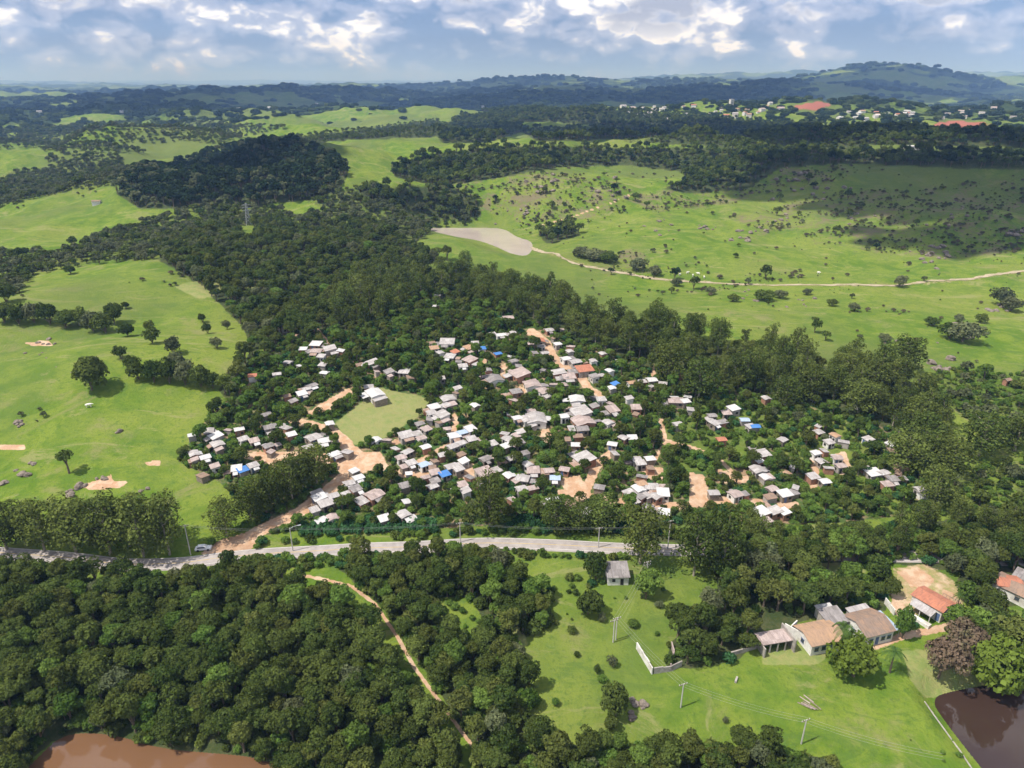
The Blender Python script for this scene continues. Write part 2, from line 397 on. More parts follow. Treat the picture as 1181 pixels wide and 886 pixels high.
m_dirt = np.maximum(raster(DIRT), lines_mask(STREETS + TRACKS))
GRASSY = [[(800, 462), (900, 458), (1000, 490), (1050, 535), (1062, 592), (940, 598), (925, 540), (890, 515), (840, 545), (770, 545), (758, 500)]]
m_grassy = blur(raster(GRASSY), 2)
m_yard = np.zeros((GH, GW), np.float32)
for a_, b_, w_ in SHACK_PX:
    m_yard = np.maximum(m_yard, np.clip(1.35 - np.hypot(gx - a_, (gy - b_ - 4) * 1.5) / (w_ * 0.62 + 3), 0, 1))
m_village = blur(raster(VILLAGE), 1)
ROADPX = [(-60, 634), (0, 638), (70, 643), (140, 651), (205, 650), (255, 644), (310, 639), (400, 634), (480, 631), (560, 627), (640, 629), (720, 633), (800, 635), (880, 637), (960, 640)]
FAR_TRACK = [(612, 286), (650, 298), (700, 312), (760, 322), (850, 328), (940, 329), (1000, 329), (1050, 328), (1120, 322), (1200, 310)]
m_shoulder = blur(np.maximum(lines_mask([(17, ROADPX), (5, FAR_TRACK)]), raster([[(1030, 654), (1068, 648), (1100, 668), (1116, 694), (1082, 712), (1026, 708)]])), 1)
m_dry = blur(np.maximum(raster(DRY), 0.6 * lines_mask(FAINT)), 2)
m_red = blur(raster(RED), 1)
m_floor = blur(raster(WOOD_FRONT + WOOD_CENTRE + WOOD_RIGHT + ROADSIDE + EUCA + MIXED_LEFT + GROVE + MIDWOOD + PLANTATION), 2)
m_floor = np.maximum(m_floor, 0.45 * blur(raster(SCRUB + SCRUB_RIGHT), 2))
m_clear = raster(WOOD_CLEAR)
m_rocky = blur(raster(ROCKY), 5)
m_euca = raster(EUCA)

# ---------------------------------------------------------------- helpers for objects
def tag(o, label=None, cat=None, group=None, kind=None):
    if label: o['label'] = label
    if cat: o['category'] = cat
    if group: o['group'] = group
    if kind: o['kind'] = kind
    return o

def empty(name, loc, rz=0.0, scale=None):
    o = bpy.data.objects.new(name, None)
    o.empty_display_size = 0.5
    o.location = loc; o.rotation_euler = (0, 0, rz)
    if scale is not None: o.scale = scale
    COL.objects.link(o)
    return o

def np_mesh(name, verts, faces_n, mats, mat_idx=None, smooth=False):
    """faces_n: (F, k) index array"""
    me = bpy.data.meshes.new(name)
    verts = np.asarray(verts, np.float32); faces_n = np.asarray(faces_n, np.int32)
    F, k = faces_n.shape
    me.vertices.add(len(verts)); me.vertices.foreach_set('co', verts.ravel())
    me.loops.add(F * k); me.loops.foreach_set('vertex_index', faces_n.ravel())
    me.polygons.add(F)
    me.polygons.foreach_set('loop_start', np.arange(0, F * k, k, dtype=np.int32))
    for m in mats: me.materials.append(m)
    if mat_idx is not None: me.polygons.foreach_set('material_index', np.asarray(mat_idx, np.int32))
    me.update(calc_edges=True)
    if smooth: me.polygons.foreach_set('use_smooth', np.ones(F, bool))
    return me

def link(name, me, parent=None, loc=None, rz=0.0):
    o = bpy.data.objects.new(name, me)
    if loc is not None: o.location = loc
    o.rotation_euler = (0, 0, rz)
    if parent: o.parent = parent
    COL.objects.link(o)
    return o

class MB:
    """collects boxes, prisms and tubes and builds one mesh"""
    def __init__(self): self.v = []; self.f = []
    def add(self, v, f):
        n = len(self.v); self.v += [tuple(q) for q in v]; self.f += [tuple(i + n for i in q) for q in f]
    def box(self, c, s, rz=0.0):
        x, y, z = s[0] / 2, s[1] / 2, s[2] / 2; ca, sa = math.cos(rz), math.sin(rz)
        v = []
        for dz in (-z, z):
            for dx, dy in ((-x, -y), (x, -y), (x, y), (-x, y)):
                v.append((c[0] + dx * ca - dy * sa, c[1] + dx * sa + dy * ca, c[2] + dz))
        self.add(v, [(3, 2, 1, 0), (4, 5, 6, 7), (0, 1, 5, 4), (1, 2, 6, 5), (2, 3, 7, 6), (3, 0, 4, 7)])
    def hexa(self, bot, top):
        self.add(list(bot) + list(top), [(3, 2, 1, 0), (4, 5, 6, 7), (0, 1, 5, 4), (1, 2, 6, 5), (2, 3, 7, 6), (3, 0, 4, 7)])
    def tube(self, a, b, r0, r1=None, n=6, cap=True):
        r1 = r0 if r1 is None else r1
        a, b = Vector(a), Vector(b); d = (b - a).normalized()
        u = d.orthogonal().normalized(); w = d.cross(u)
        v = []
        for q, r in ((a, r0), (b, r1)):
            for i in range(n):
                t = 2 * math.pi * i / n
                v.append(q + (u * math.cos(t) + w * math.sin(t)) * r)
        f = [(i, (i + 1) % n, n + (i + 1) % n, n + i) for i in range(n)]
        if cap: f += [tuple(range(n - 1, -1, -1)), tuple(range(n, 2 * n))]
        self.add(v, f)
    def build(self, name, mat, parent=None, loc=None, rz=0.0):
        me = bpy.data.meshes.new(name)
        me.from_pydata(self.v, [], self.f); me.materials.append(mat); me.update()
        return link(name, me, parent, loc, rz)

# ---------------------------------------------------------------- materials
def new_mat(name, rough=0.8, spec=0.2):
    m = bpy.data.materials.new(name); m.use_nodes = True
    nt = m.node_tree; b = nt.nodes['Principled BSDF']
    b.inputs['Roughness'].default_value = rough
    b.inputs['Specular IOR Level'].default_value = spec
    return m, nt, b

def simple(name, col, rough=0.8, var=0.25, scale=1.5, spec=0.2, dirt=None):
    m, nt, b = new_mat(name, rough, spec)
    t = N(nt, 'ShaderNodeTexCoord')
    n1 = noise_n(nt, t.outputs['Object'], scale, 5.0, 0.6)
    c = mix_n(nt, smooth_n(nt, n1, 0.3, 0.7), tuple(q * (1 - var) for q in col), tuple(min(q * (1 + var), 0.9) for q in col))
    if dirt:
        n2 = noise_n(nt, t.outputs['Object'], scale * 0.35, 5.0, 0.65)
        c = mix_n(nt, smooth_n(nt, n2, 0.48, 0.68, 0, 0.75), c, dirt)
    nt.links.new(c, b.inputs['Base Color'])
    return m

def roof_mat(name, col, col2, dirt, pitch=0.18, patch=0.5):
    """sheet or tile roofing: corrugation relief, single sheets of differing age, streaks of dirt"""
    m, nt, b = new_mat(name, 0.75, 0.2)
    t = N(nt, 'ShaderNodeTexCoord'); o = t.outputs['Object']
    info = N(nt, 'ShaderNodeObjectInfo')
    s = N(nt, 'ShaderNodeSeparateXYZ'); nt.links.new(o, s.inputs[0])
    ix = math_n(nt, 'FLOOR', math_n(nt, 'DIVIDE', s.outputs[0], 1.1)); iy = math_n(nt, 'FLOOR', math_n(nt, 'DIVIDE', s.outputs[1], 2.1))
    cb = N(nt, 'ShaderNodeCombineXYZ'); nt.links.new(ix, cb.inputs[0]); nt.links.new(iy, cb.inputs[1]); nt.links.new(math_n(nt, 'MULTIPLY', info.outputs['Random'], 91.0), cb.inputs[2])
    wn = N(nt, 'ShaderNodeTexWhiteNoise'); nt.links.new(cb.outputs[0], wn.inputs['Vector'])
    big = noise_n(nt, o, 0.5, 5.0, 0.65)
    c = mix_n(nt, smooth_n(nt, big, 0.35, 0.65), col, col2)
    c = mix_n(nt, math_n(nt, 'MULTIPLY', wn.outputs['Value'], patch), c, dirt)
    st = noise_n(nt, vscale_n(nt, o, (2.2, 0.35, 1.0)), 1.3, 5.0, 0.7)
    c = mix_n(nt, smooth_n(nt, st, 0.44, 0.7, 0, 0.75), c, dirt)
    nt.links.new(c, b.inputs['Base Color'])
    w = math_n(nt, 'SINE', math_n(nt, 'MULTIPLY', s.outputs[0], 6.283 / pitch))
    bp = N(nt, 'ShaderNodeBump'); bp.inputs['Strength'].default_value = 0.6; bp.inputs['Distance'].default_value = 0.04
    nt.links.new(w, bp.inputs['Height']); nt.links.new(bp.outputs[0], b.inputs['Normal'])
    return m

def leaf_mat(name, c1, c2, c3, transl=0.22, isl=0.45, scale=0.45):
    """foliage: c1..c2 differ from plant to plant, c3 colours single sprays"""
    m = bpy.data.materials.new(name); m.use_nodes = True
    nt = m.node_tree; nt.nodes.clear()
    info = N(nt, 'ShaderNodeObjectInfo'); g = N(nt, 'ShaderNodeNewGeometry'); t = N(nt, 'ShaderNodeTexCoord')
    c = mix_n(nt, info.outputs['Random'], c1, c2)
    cl = noise_n(nt, t.outputs['Object'], scale, 3.0, 0.6)
    c = mix_n(nt, smooth_n(nt, cl, 0.45, 0.75, 0, 0.7), c, c3)
    r = math_n(nt, 'MULTIPLY_ADD', g.outputs['Random Per Island'], isl, 1 - isl / 2)
    r2 = math_n(nt, 'MULTIPLY_ADD', math_n(nt, 'FRACT', math_n(nt, 'MULTIPLY', info.outputs['Random'], 17.3)), 0.5, 0.75)
    hs = N(nt, 'ShaderNodeHueSaturation'); nt.links.new(c, hs.inputs['Color']); nt.links.new(math_n(nt, 'MULTIPLY', r, r2), hs.inputs['Value'])
    d = N(nt, 'ShaderNodeBsdfDiffuse'); nt.links.new(hs.outputs[0], d.inputs[0])
    tr = N(nt, 'ShaderNodeBsdfTranslucent'); nt.links.new(hs.outputs[0], tr.inputs[0])
    mx = N(nt, 'ShaderNodeMixShader'); mx.inputs[0].default_value = transl
    nt.links.new(d.outputs[0], mx.inputs[1]); nt.links.new(tr.outputs[0], mx.inputs[2])
    o = N(nt, 'ShaderNodeOutputMaterial'); nt.links.new(mx.outputs[0], o.inputs[0])
    return m

L_DARK = leaf_mat('dark_foliage', (0.044, 0.074, 0.018), (0.095, 0.122, 0.030), (0.125, 0.155, 0.038), 0.28)
L_OLIVE = leaf_mat('olive_foliage', (0.066, 0.100, 0.023), (0.128, 0.156, 0.038), (0.155, 0.180, 0.048), 0.28, 0.75, 0.6)
L_DULL = leaf_mat('dull_olive_foliage', (0.070, 0.094, 0.022), (0.115, 0.132, 0.034), (0.140, 0.155, 0.042), 0.28)
L_BRIGHT = leaf_mat('bright_foliage', (0.080, 0.150, 0.028), (0.135, 0.205, 0.040), (0.165, 0.235, 0.055), 0.32)
L_GREY = leaf_mat('grey_green_foliage', (0.085, 0.108, 0.050), (0.125, 0.138, 0.066), (0.150, 0.160, 0.080), 0.24)
L_LIME = leaf_mat('lime_foliage', (0.13, 0.19, 0.03), (0.16, 0.22, 0.036), (0.18, 0.24, 0.05), 0.26)
L_GRASS = leaf_mat('grass_blades', (0.10, 0.155, 0.026), (0.16, 0.205, 0.040), (0.13, 0.16, 0.04), 0.3)
L_BROWN = leaf_mat('brown_scrub', (0.085, 0.078, 0.045), (0.125, 0.105, 0.065), (0.15, 0.13, 0.085), 0.15)
L_NIGHT = leaf_mat('blackish_foliage', (0.020, 0.040, 0.016), (0.034, 0.052, 0.022), (0.042, 0.060, 0.026))
L_PINK = leaf_mat('pinkish_foliage', (0.155, 0.120, 0.080), (0.185, 0.130, 0.092), (0.105, 0.125, 0.045), 0.25)
L_HEDGE = leaf_mat('hedge_foliage', (0.035, 0.095, 0.035), (0.050, 0.120, 0.045), (0.070, 0.140, 0.050))
L_PALM = leaf_mat('palm_foliage', (0.05, 0.10, 0.025), (0.07, 0.12, 0.03), (0.09, 0.13, 0.04))
M_BARK = simple('bark', (0.16, 0.125, 0.09), 0.9, 0.35, 3.0)
M_PALE_BARK = simple('pale_bark', (0.33, 0.29, 0.23), 0.85, 0.3, 2.0)
M_ROCK = simple('rock', (0.20, 0.165, 0.135), 0.9, 0.4, 1.2, dirt=(0.10, 0.085, 0.07))
M_FIBRE = roof_mat('fibre_cement_sheet', (0.54, 0.51, 0.495), (0.42, 0.395, 0.385), (0.23, 0.20, 0.19))
M_OLDFIBRE = roof_mat('weathered_sheet', (0.36, 0.33, 0.32), (0.27, 0.245, 0.24), (0.13, 0.115, 0.11))
M_PINKISH = roof_mat('pinkish_sheet', (0.52, 0.42, 0.39), (0.42, 0.34, 0.32), (0.22, 0.17, 0.15))
M_TILE = roof_mat('terracotta_tile', (0.50, 0.20, 0.12), (0.40, 0.16, 0.10), (0.22, 0.11, 0.08), 0.24, 0.2)
M_RUSTY = roof_mat('rusty_sheet', (0.44, 0.36, 0.32), (0.36, 0.25, 0.19), (0.24, 0.13, 0.08))
M_TAN = roof_mat('tan_tile', (0.48, 0.30, 0.18), (0.38, 0.25, 0.17), (0.22, 0.16, 0.12), 0.24, 0.2)
M_BROWNROOF = roof_mat('brown_roof_sheet', (0.34, 0.22, 0.15), (0.26, 0.19, 0.15), (0.15, 0.12, 0.10), 0.24, 0.25)
M_WHITEROOF = roof_mat('white_sheet', (0.64, 0.63, 0.625), (0.54, 0.53, 0.525), (0.40, 0.38, 0.37), 0.2, 0.4)
M_BLUE = roof_mat('blue_tarpaulin', (0.06, 0.20, 0.52), (0.05, 0.15, 0.42), (0.10, 0.20, 0.35), 0.6, 0.2)
M_PALEBLUE = roof_mat('pale_blue_sheet', (0.42, 0.52, 0.66), (0.36, 0.46, 0.60), (0.28, 0.32, 0.38), 0.2, 0.2)
M_PLASTER = simple('white_plaster', (0.66, 0.64, 0.60), 0.85, 0.12, 1.2, dirt=(0.40, 0.36, 0.31))
M_GREYWALL = simple('grey_render', (0.34, 0.31, 0.28), 0.9, 0.2, 1.2, dirt=(0.20, 0.17, 0.15))
M_BRICK = simple('bare_brick', (0.34, 0.175, 0.115), 0.9, 0.25, 3.0, dirt=(0.24, 0.16, 0.12))
M_DARK = simple('dark_opening', (0.03, 0.028, 0.026), 0.7, 0.2, 2.0)
M_GLASS = simple('window_glass', (0.05, 0.06, 0.075), 0.12, 0.2, 2.0, 0.5)
M_BLUEPAINT = simple('blue_paint', (0.10, 0.15, 0.28), 0.6, 0.15, 2.0)
M_WOOD = simple('grey_wood', (0.23, 0.19, 0.15), 0.85, 0.3, 3.0)
M_CONCRETE = simple('pole_concrete', (0.46, 0.44, 0.41), 0.85, 0.12, 2.0)
M_STEEL = simple('galvanised_steel', (0.42, 0.43, 0.44), 0.5, 0.12, 2.0, 0.5)
M_WIRE = simple('wire', (0.28, 0.28, 0.28), 0.5, 0.1, 2.0)
M_CARPAINT = simple('white_car_paint', (0.75, 0.75, 0.75), 0.25, 0.04, 1.0, 0.5)
M_RUBBER = simple('rubber', (0.03, 0.03, 0.03), 0.9, 0.2, 4.0)
M_COW = simple('white_hide', (0.70, 0.67, 0.61), 0.9, 0.1, 3.0)

CLOUD_SHADOWS = [   # photo pixel of the shadow's middle on the ground, half widths in metres, height
    (1085, 222, 190, 120, 900), (1170, 190, 260, 100, 900), (1130, 244, 150, 80, 900), (1010, 208, 90, 60, 900), (720, 156, 420, 170, 1000), (900, 156, 420, 200, 1000), (1080, 152, 480, 260, 1000), (275, 196, 150, 70, 900),
    (50, 128, 1000, 480, 1400), (260, 122, 1000, 430, 1500), (470, 120, 1300, 480, 1500), (690, 117, 1100, 650, 1600), (880, 110, 1300, 800, 1700),
    (1010, 97, 1900, 1000, 2000), (1165, 110, 1200, 700, 1700), (100, 107, 2400, 900, 2300), (620, 103, 1900, 800, 2300), (330, 110, 1300, 600, 2000), (850, 100, 1900, 1000, 2300), (200, 101, 3000, 1200, 2600), (480, 98, 3000, 900, 2800),
]

# ---------------------------------------------------------------- ground
def ground():
    az = np.concatenate([np.linspace(-180, -62, 30)[:-1], np.linspace(-62, -44, 60)[:-1], np.linspace(-44, 44, 900)[:-1],
                         np.linspace(44, 62, 60)[:-1], np.linspace(62, 180, 30)[:-1]])
    rad = np.concatenate([[1.0, 25, 45], np.geomspace(60, 620, 560)[:-1], np.geomspace(620, 3000, 230)[:-1], np.geomspace(3000, 45000, 170)])
    A, D = np.meshgrid(np.radians(az), rad)
    x, y = D * np.sin(A), D * np.cos(A)
    z = H(x.ravel(), y.ravel()).reshape(x.shape)
    nr, na = x.shape
    i = np.arange(nr - 1)[:, None] * na; j = np.arange(na)[None, :]; j2 = (j + 1) % na
    f = np.stack([i + j, i + j2, i + na + j2, i + na + j], -1).reshape(-1, 4)[:, ::-1]
    v = np.stack([x, y, z], -1).reshape(-1, 3)
    me = np_mesh('ground', v, f, [ground_mat()], None, True)
    px, py, dep = project(v[:, 0], v[:, 1], v[:, 2])
    d = np.hypot(v[:, 0], v[:, 1])
    front = v[:, 1] > 20
    near = 1 - ss(d, 2300, 3600)
    g = lambda m: np.where(front, look(m, px, py), 0.0) * near
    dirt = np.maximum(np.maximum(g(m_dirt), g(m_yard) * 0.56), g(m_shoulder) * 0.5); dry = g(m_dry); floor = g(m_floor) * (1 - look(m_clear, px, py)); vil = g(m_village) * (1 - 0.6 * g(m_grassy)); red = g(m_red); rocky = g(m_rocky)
    nf = W380(v[:, 0], v[:, 1]) * 0.5 + W1200(v[:, 0] + 3000, v[:, 1]) * 0.6 + W4500(v[:, 0], v[:, 1] + 900) * 0.35
    wood = ss(nf, -0.35, 0.25) * ss(d, 1500, 2800)
    wood = np.maximum(wood, np.where(front, 0, ss(W120(v[:, 0], v[:, 1]), -0.2, 0.4)))
    for nm, arr in (('cover', (dirt, dry, floor, wood)), ('soil', (vil, red, rocky, np.zeros_like(red)))):
        at = me.color_attributes.new(nm, 'FLOAT_COLOR', 'POINT')
        at.data.foreach_set('color', np.stack(arr, -1).astype(np.float32).ravel())
    return tag(link('ground', me), kind='structure')

def ground_mat():
    m, nt, b = new_mat('meadow_ground', 0.95, 0.05)
    t = N(nt, 'ShaderNodeTexCoord'); o = t.outputs['Object']
    ca = N(nt, 'ShaderNodeAttribute', attribute_name='cover'); cs = N(nt, 'ShaderNodeAttribute', attribute_name='soil')
    sa = N(nt, 'ShaderNodeSeparateColor'); nt.links.new(ca.outputs['Color'], sa.inputs[0])
    sb = N(nt, 'ShaderNodeSeparateColor'); nt.links.new(cs.outputs['Color'], sb.inputs[0])
    n_fine = noise_n(nt, o, 0.9, 6.0, 0.7)
    n_mid = noise_n(nt, o, 0.09, 5.0, 0.65, 0.4)
    n_big = noise_n(nt, o, 0.012, 5.0, 0.6, 0.3)
    n_tuft = noise_n(nt, o, 0.33, 4.0, 0.65, 0.2)
    def edge(v, amt=0.55):   # ragged border
        k = math_n(nt, 'MULTIPLY_ADD', math_n(nt, 'SUBTRACT', n_tuft, 0.5), amt * 1.6, v)
        k = math_n(nt, 'MULTIPLY_ADD', math_n(nt, 'SUBTRACT', n_fine, 0.5), amt, k)
        return smooth_n(nt, k, 0.32, 0.68)
    c = mix_n(nt, smooth_n(nt, n_mid, 0.40, 0.60), (0.090, 0.158, 0.018), (0.152, 0.208, 0.029))
    c = mix_n(nt, smooth_n(nt, n_big, 0.43, 0.64, 0, 0.65), c, (0.192, 0.222, 0.046))
    c = mix_n(nt, smooth_n(nt, n_tuft, 0.54, 0.74, 0, 0.75), c, (0.062, 0.125, 0.020))
    c = mix_n(nt, smooth_n(nt, n_fine, 0.50, 0.72, 0, 0.75), c, (0.065, 0.115, 0.024))
    n_brn = noise_n(nt, o, 0.045, 6.0, 0.7, 0.6)
    c = mix_n(nt, smooth_n(nt, n_brn, 0.55, 0.70, 0, 0.75), c, (0.21, 0.20, 0.085))
    n_path = noise_n(nt, vscale_n(nt, o, (1.0, 2.6, 1.0)), 0.03, 7.0, 0.75, 1.2)
    c = mix_n(nt, smooth_n(nt, n_path, 0.55, 0.64, 0, 0.7), c, (0.24, 0.235, 0.095))
    c = mix_n(nt, smooth_n(nt, n_path, 0.44, 0.36, 0, 0.65), c, (0.075, 0.135, 0.026))
    n_wide = noise_n(nt, o, 0.0035, 4.0, 0.6, 0.4)
    c = mix_n(nt, smooth_n(nt, n_wide, 0.44, 0.60, 0, 0.75), c, (0.105, 0.135, 0.040))
    rk = math_n(nt, 'MULTIPLY', smooth_n(nt, math_n(nt, 'MULTIPLY_ADD', n_tuft, 0.5, math_n(nt, 'MULTIPLY', n_brn, 0.8)), 0.62, 0.78), smooth_n(nt, sb.outputs[2], 0.1, 0.8))
    c = mix_n(nt, math_n(nt, 'MULTIPLY', rk, 0.85), c, (0.165, 0.135, 0.085))
    vg = mix_n(nt, smooth_n(nt, n_tuft, 0.42, 0.62), (0.070, 0.105, 0.032), (0.30, 0.20, 0.125))
    vg = mix_n(nt, smooth_n(nt, n_mid, 0.42, 0.60), vg, (0.060, 0.110, 0.030))
    c = mix_n(nt, smooth_n(nt, sb.outputs[0], 0.3, 0.7), c, vg)
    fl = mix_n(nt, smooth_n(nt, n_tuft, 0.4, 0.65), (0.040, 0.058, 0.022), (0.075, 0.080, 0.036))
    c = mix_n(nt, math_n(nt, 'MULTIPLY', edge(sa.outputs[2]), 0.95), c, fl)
    dryc = mix_n(nt, smooth_n(nt, n_tuft, 0.4, 0.65), (0.27, 0.265, 0.105), (0.195, 0.24, 0.075))
    c = mix_n(nt, math_n(nt, 'MULTIPLY', edge(sa.outputs[1]), 0.85), c, dryc)
    wd = mix_n(nt, smooth_n(nt, n_mid, 0.4, 0.6), (0.026, 0.044, 0.016), (0.045, 0.066, 0.024))
    c = mix_n(nt, smooth_n(nt, math_n(nt, 'MULTIPLY_ADD', math_n(nt, 'SUBTRACT', n_brn, 0.5), 0.9, ca.outputs['Alpha']), 0.3, 0.6), c, wd)
    c = mix_n(nt, smooth_n(nt, sb.outputs[1], 0.3, 0.7), c, (0.30, 0.115, 0.08))
    dc = mix_n(nt, smooth_n(nt, n_tuft, 0.38, 0.64), (0.45, 0.275, 0.168), (0.54, 0.395, 0.275))
    dc = mix_n(nt, smooth_n(nt, n_mid, 0.5, 0.66, 0, 0.6), dc, (0.35, 0.215, 0.135))
    c = mix_n(nt, edge(sa.outputs[0], 0.45), c, dc)
    nt.links.new(c, b.inputs['Base Color'])
    bp = N(nt, 'ShaderNodeBump'); bp.inputs['Strength'].default_value = 0.8; bp.inputs['Distance'].default_value = 0.5
    nt.links.new(math_n(nt, 'ADD', n_fine, n_tuft), bp.inputs['Height']); nt.links.new(bp.outputs[0], b.inputs['Normal'])
    return m
ground()

# ---------------------------------------------------------------- water
def water(name, pts, lv, col, rough, spec=0.5):
    me = bpy.data.meshes.new(name)
    m, nt, b = new_mat(name + '_surface', rough, spec)
    t = N(nt, 'ShaderNodeTexCoord')
    n1 = noise_n(nt, t.outputs['Object'], 0.05, 4.0, 0.55, 0.5)
    nt.links.new(mix_n(nt, n1, tuple(q * 0.8 for q in col), tuple(q * 1.2 for q in col)), b.inputs['Base Color'])
    bp = N(nt, 'ShaderNodeBump'); bp.inputs['Strength'].default_value = 0.25; bp.inputs['Distance'].default_value = 0.02
    nt.links.new(noise_n(nt, t.outputs['Object'], 1.2, 3.0), bp.inputs['Height']); nt.links.new(bp.outputs[0], b.inputs['Normal'])
    c = np.mean(pts, 0)
    q = [(c[0] + (x - c[0]) * 1.25, c[1] + (y - c[1]) * 1.25, lv) for x, y in pts]
    me.from_pydata(q, [], [tuple(range(len(q)))]); me.materials.append(m); me.update()
    if me.polygons[0].normal.z < 0: me.flip_normals()
    return tag(link(name, me), kind='structure')
for (poly, lv, fo), nm, col, ro in zip(WATER, ('muddy_pond_water', 'dark_pond_water', 'lake_water', 'far_lake_water'),
                                       ((0.155, 0.082, 0.042), (0.040, 0.024, 0.018), (0.40, 0.34, 0.29), (0.42, 0.44, 0.46)), (0.07, 0.05, 0.10, 0.2)):
    water(nm, poly, lv, col, ro)

# ---------------------------------------------------------------- roads and tracks
def smooth_path(pts, step):
    p = np.array(pts)[:, :2]
    out = []
    for i in range(len(p) - 1):
        p0, p1, p2, p3 = p[max(i - 1, 0)], p[i], p[i + 1], p[min(i + 2, len(p) - 1)]
        n = max(2, int(np.hypot(*(p2 - p1)) / step))
        for k in range(n):
            t = k / n
            out.append(0.5 * ((2 * p1) + (-p0 + p2) * t + (2 * p0 - 5 * p1 + 4 * p2 - p3) * t * t + (-p0 + 3 * p1 - 3 * p2 + p3) * t ** 3))
    out.append(p[-1])
    return np.array(out)

def ribbon(path, offs, lift):
    d = np.gradient(path, axis=0); d /= np.linalg.norm(d, axis=1)[:, None] + 1e-9
    nrm = np.stack([-d[:, 1], d[:, 0]], 1)
    zc = H(path[:, 0], path[:, 1])
    rows = []
    for o in offs:
        q = path + nrm * o
        rows.append(np.stack([q[:, 0], q[:, 1], np.maximum(H(q[:, 0], q[:, 1]), zc) + lift], 1))
    v = np.stack(rows, 1).reshape(-1, 3); k = len(offs); n = len(path)
    i = np.arange(n - 1)[:, None] * k; j = np.arange(k - 1)[None]
    f = np.stack([i + j + 1, i + j, i + k + j, i + k + j + 1], -1).reshape(-1, 4)
    return v, f

def asphalt_mat():
    m, nt, b = new_mat('worn_asphalt', 0.85, 0.25)
    t = N(nt, 'ShaderNodeTexCoord'); o = t.outputs['Object']
    n1 = noise_n(nt, o, 0.35, 6.0, 0.7); n2 = noise_n(nt, o, 4.0, 3.0, 0.6)
    c = mix_n(nt, smooth_n(nt, n1, 0.35, 0.65), (0.28, 0.25, 0.235), (0.38, 0.34, 0.315))
    c = mix_n(nt, smooth_n(nt, n2, 0.5, 0.8, 0, 0.5), c, (0.25, 0.225, 0.21))
    nt.links.new(c, b.inputs['Base Color'])
    return m
ROADPX = [(-60, 634), (0, 638), (70, 643), (140, 651), (205, 650), (255, 644), (310, 639), (400, 634), (480, 631), (560, 627), (640, 629), (720, 633), (800, 635), (880, 637), (960, 640)]
r0 = [P(a, b) for a, b in ROADPX]
ROAD = smooth_path(r0, 2.0)
dv = ROAD[-1] - ROAD[-20]; dv /= np.linalg.norm(dv); ROAD = np.vstack([ROAD, ROAD[-1] + dv * np.arange(1, 45)[:, None] * 4])
dv = ROAD[0] - ROAD[12]; dv /= np.linalg.norm(dv); ROAD = np.vstack([ROAD[0] + dv * np.arange(40, 0, -1)[:, None] * 3, ROAD])
v, f = ribbon(ROAD, (-2.6, -2.25, -1.2, 0, 1.2, 2.25, 2.6), 0.18)
v = v.reshape(-1, 7, 3); v[:, 0, 2] -= 0.4; v[:, 6, 2] -= 0.4
rd = tag(link('asphalt_road', np_mesh('asphalt_road', v.reshape(-1, 3), f, [asphalt_mat()])), kind='structure')
M_LINE = simple('road_paint', (0.62, 0.60, 0.56), 0.7, 0.12, 1.0, dirt=(0.34, 0.32, 0.30))
M_YLINE = simple('yellow_road_paint', (0.55, 0.38, 0.10), 0.7, 0.12, 1.0, dirt=(0.34, 0.30, 0.22))
for nm, o, mt in (('road_edge_line', -2.0, M_LINE), ('road_edge_line', 2.0, M_LINE), ('road_centre_line', 0.0, M_YLINE)):
    v, f = ribbon(ROAD, (o - 0.07, o + 0.07), 0.20)
    tag(link(nm, np_mesh(nm, v, f, [mt])), kind='structure')

def track_mat():
    m, nt, b = new_mat('pale_track_soil', 0.95, 0.05)
    t = N(nt, 'ShaderNodeTexCoord'); o = t.outputs['Object']
    c = mix_n(nt, smooth_n(nt, noise_n(nt, o, 0.3, 6.0, 0.7), 0.35, 0.65), (0.30, 0.25, 0.16), (0.42, 0.35, 0.25))
    c = mix_n(nt, smooth_n(nt, noise_n(nt, o, 0.11, 5.0, 0.7), 0.55, 0.66, 0, 0.8), c, (0.19, 0.20, 0.06))
    nt.links.new(c, b.inputs['Base Color'])
    return m
TRK = smooth_path([P(a, b) for a, b in FAR_TRACK], 3.0)
k_ = np.arange(len(TRK)) * 3.0; v, f = ribbon(TRK, (-1.5, -0.6, 0.6, 1.5), 0.30)
v = v.reshape(-1, 4, 3); wob = np.random.default_rng(8).normal(size=(len(TRK), 2)) * 0.35
for s_, e in ((0, 0), (3, 1)):
    d_ = v[:, s_, :2] - TRK; v[:, s_, :2] = TRK + d_ * (1.0 + wob[:, e] + 0.25 * np.sin(k_ / 17 + e))[:, None]; v[:, s_, 2] = H(v[:, s_, 0], v[:, s_, 1]) + 0.22
tag(link('dirt_track', np_mesh('dirt_track', v.reshape(-1, 3), f, [track_mat()])), kind='structure')

# ---------------------------------------------------------------- plants: leaf clumps on uneven lobes over a branched trunk
def tube_np(path, radii, n=6):
    path = np.array(path, float); v = []; f = []
    for i, (p, r) in enumerate(zip(path, radii)):
        d = path[min(i + 1, len(path) - 1)] - path[max(i - 1, 0)]; d /= np.linalg.norm(d) + 1e-9
        u = np.cross(d, [0.3, 0.9, 0.2]); u /= np.linalg.norm(u) + 1e-9; w = np.cross(d, u)
        for k in range(n):
            t = 2 * math.pi * k / n
            v.append(p + r * (u * math.cos(t) + w * math.sin(t)))
    for i in range(len(path) - 1):
        for k in range(n):
            f.append((i * n + k, i * n + (k + 1) % n, (i + 1) * n + (k + 1) % n, (i + 1) * n + k))
    return np.array(v), np.array(f)

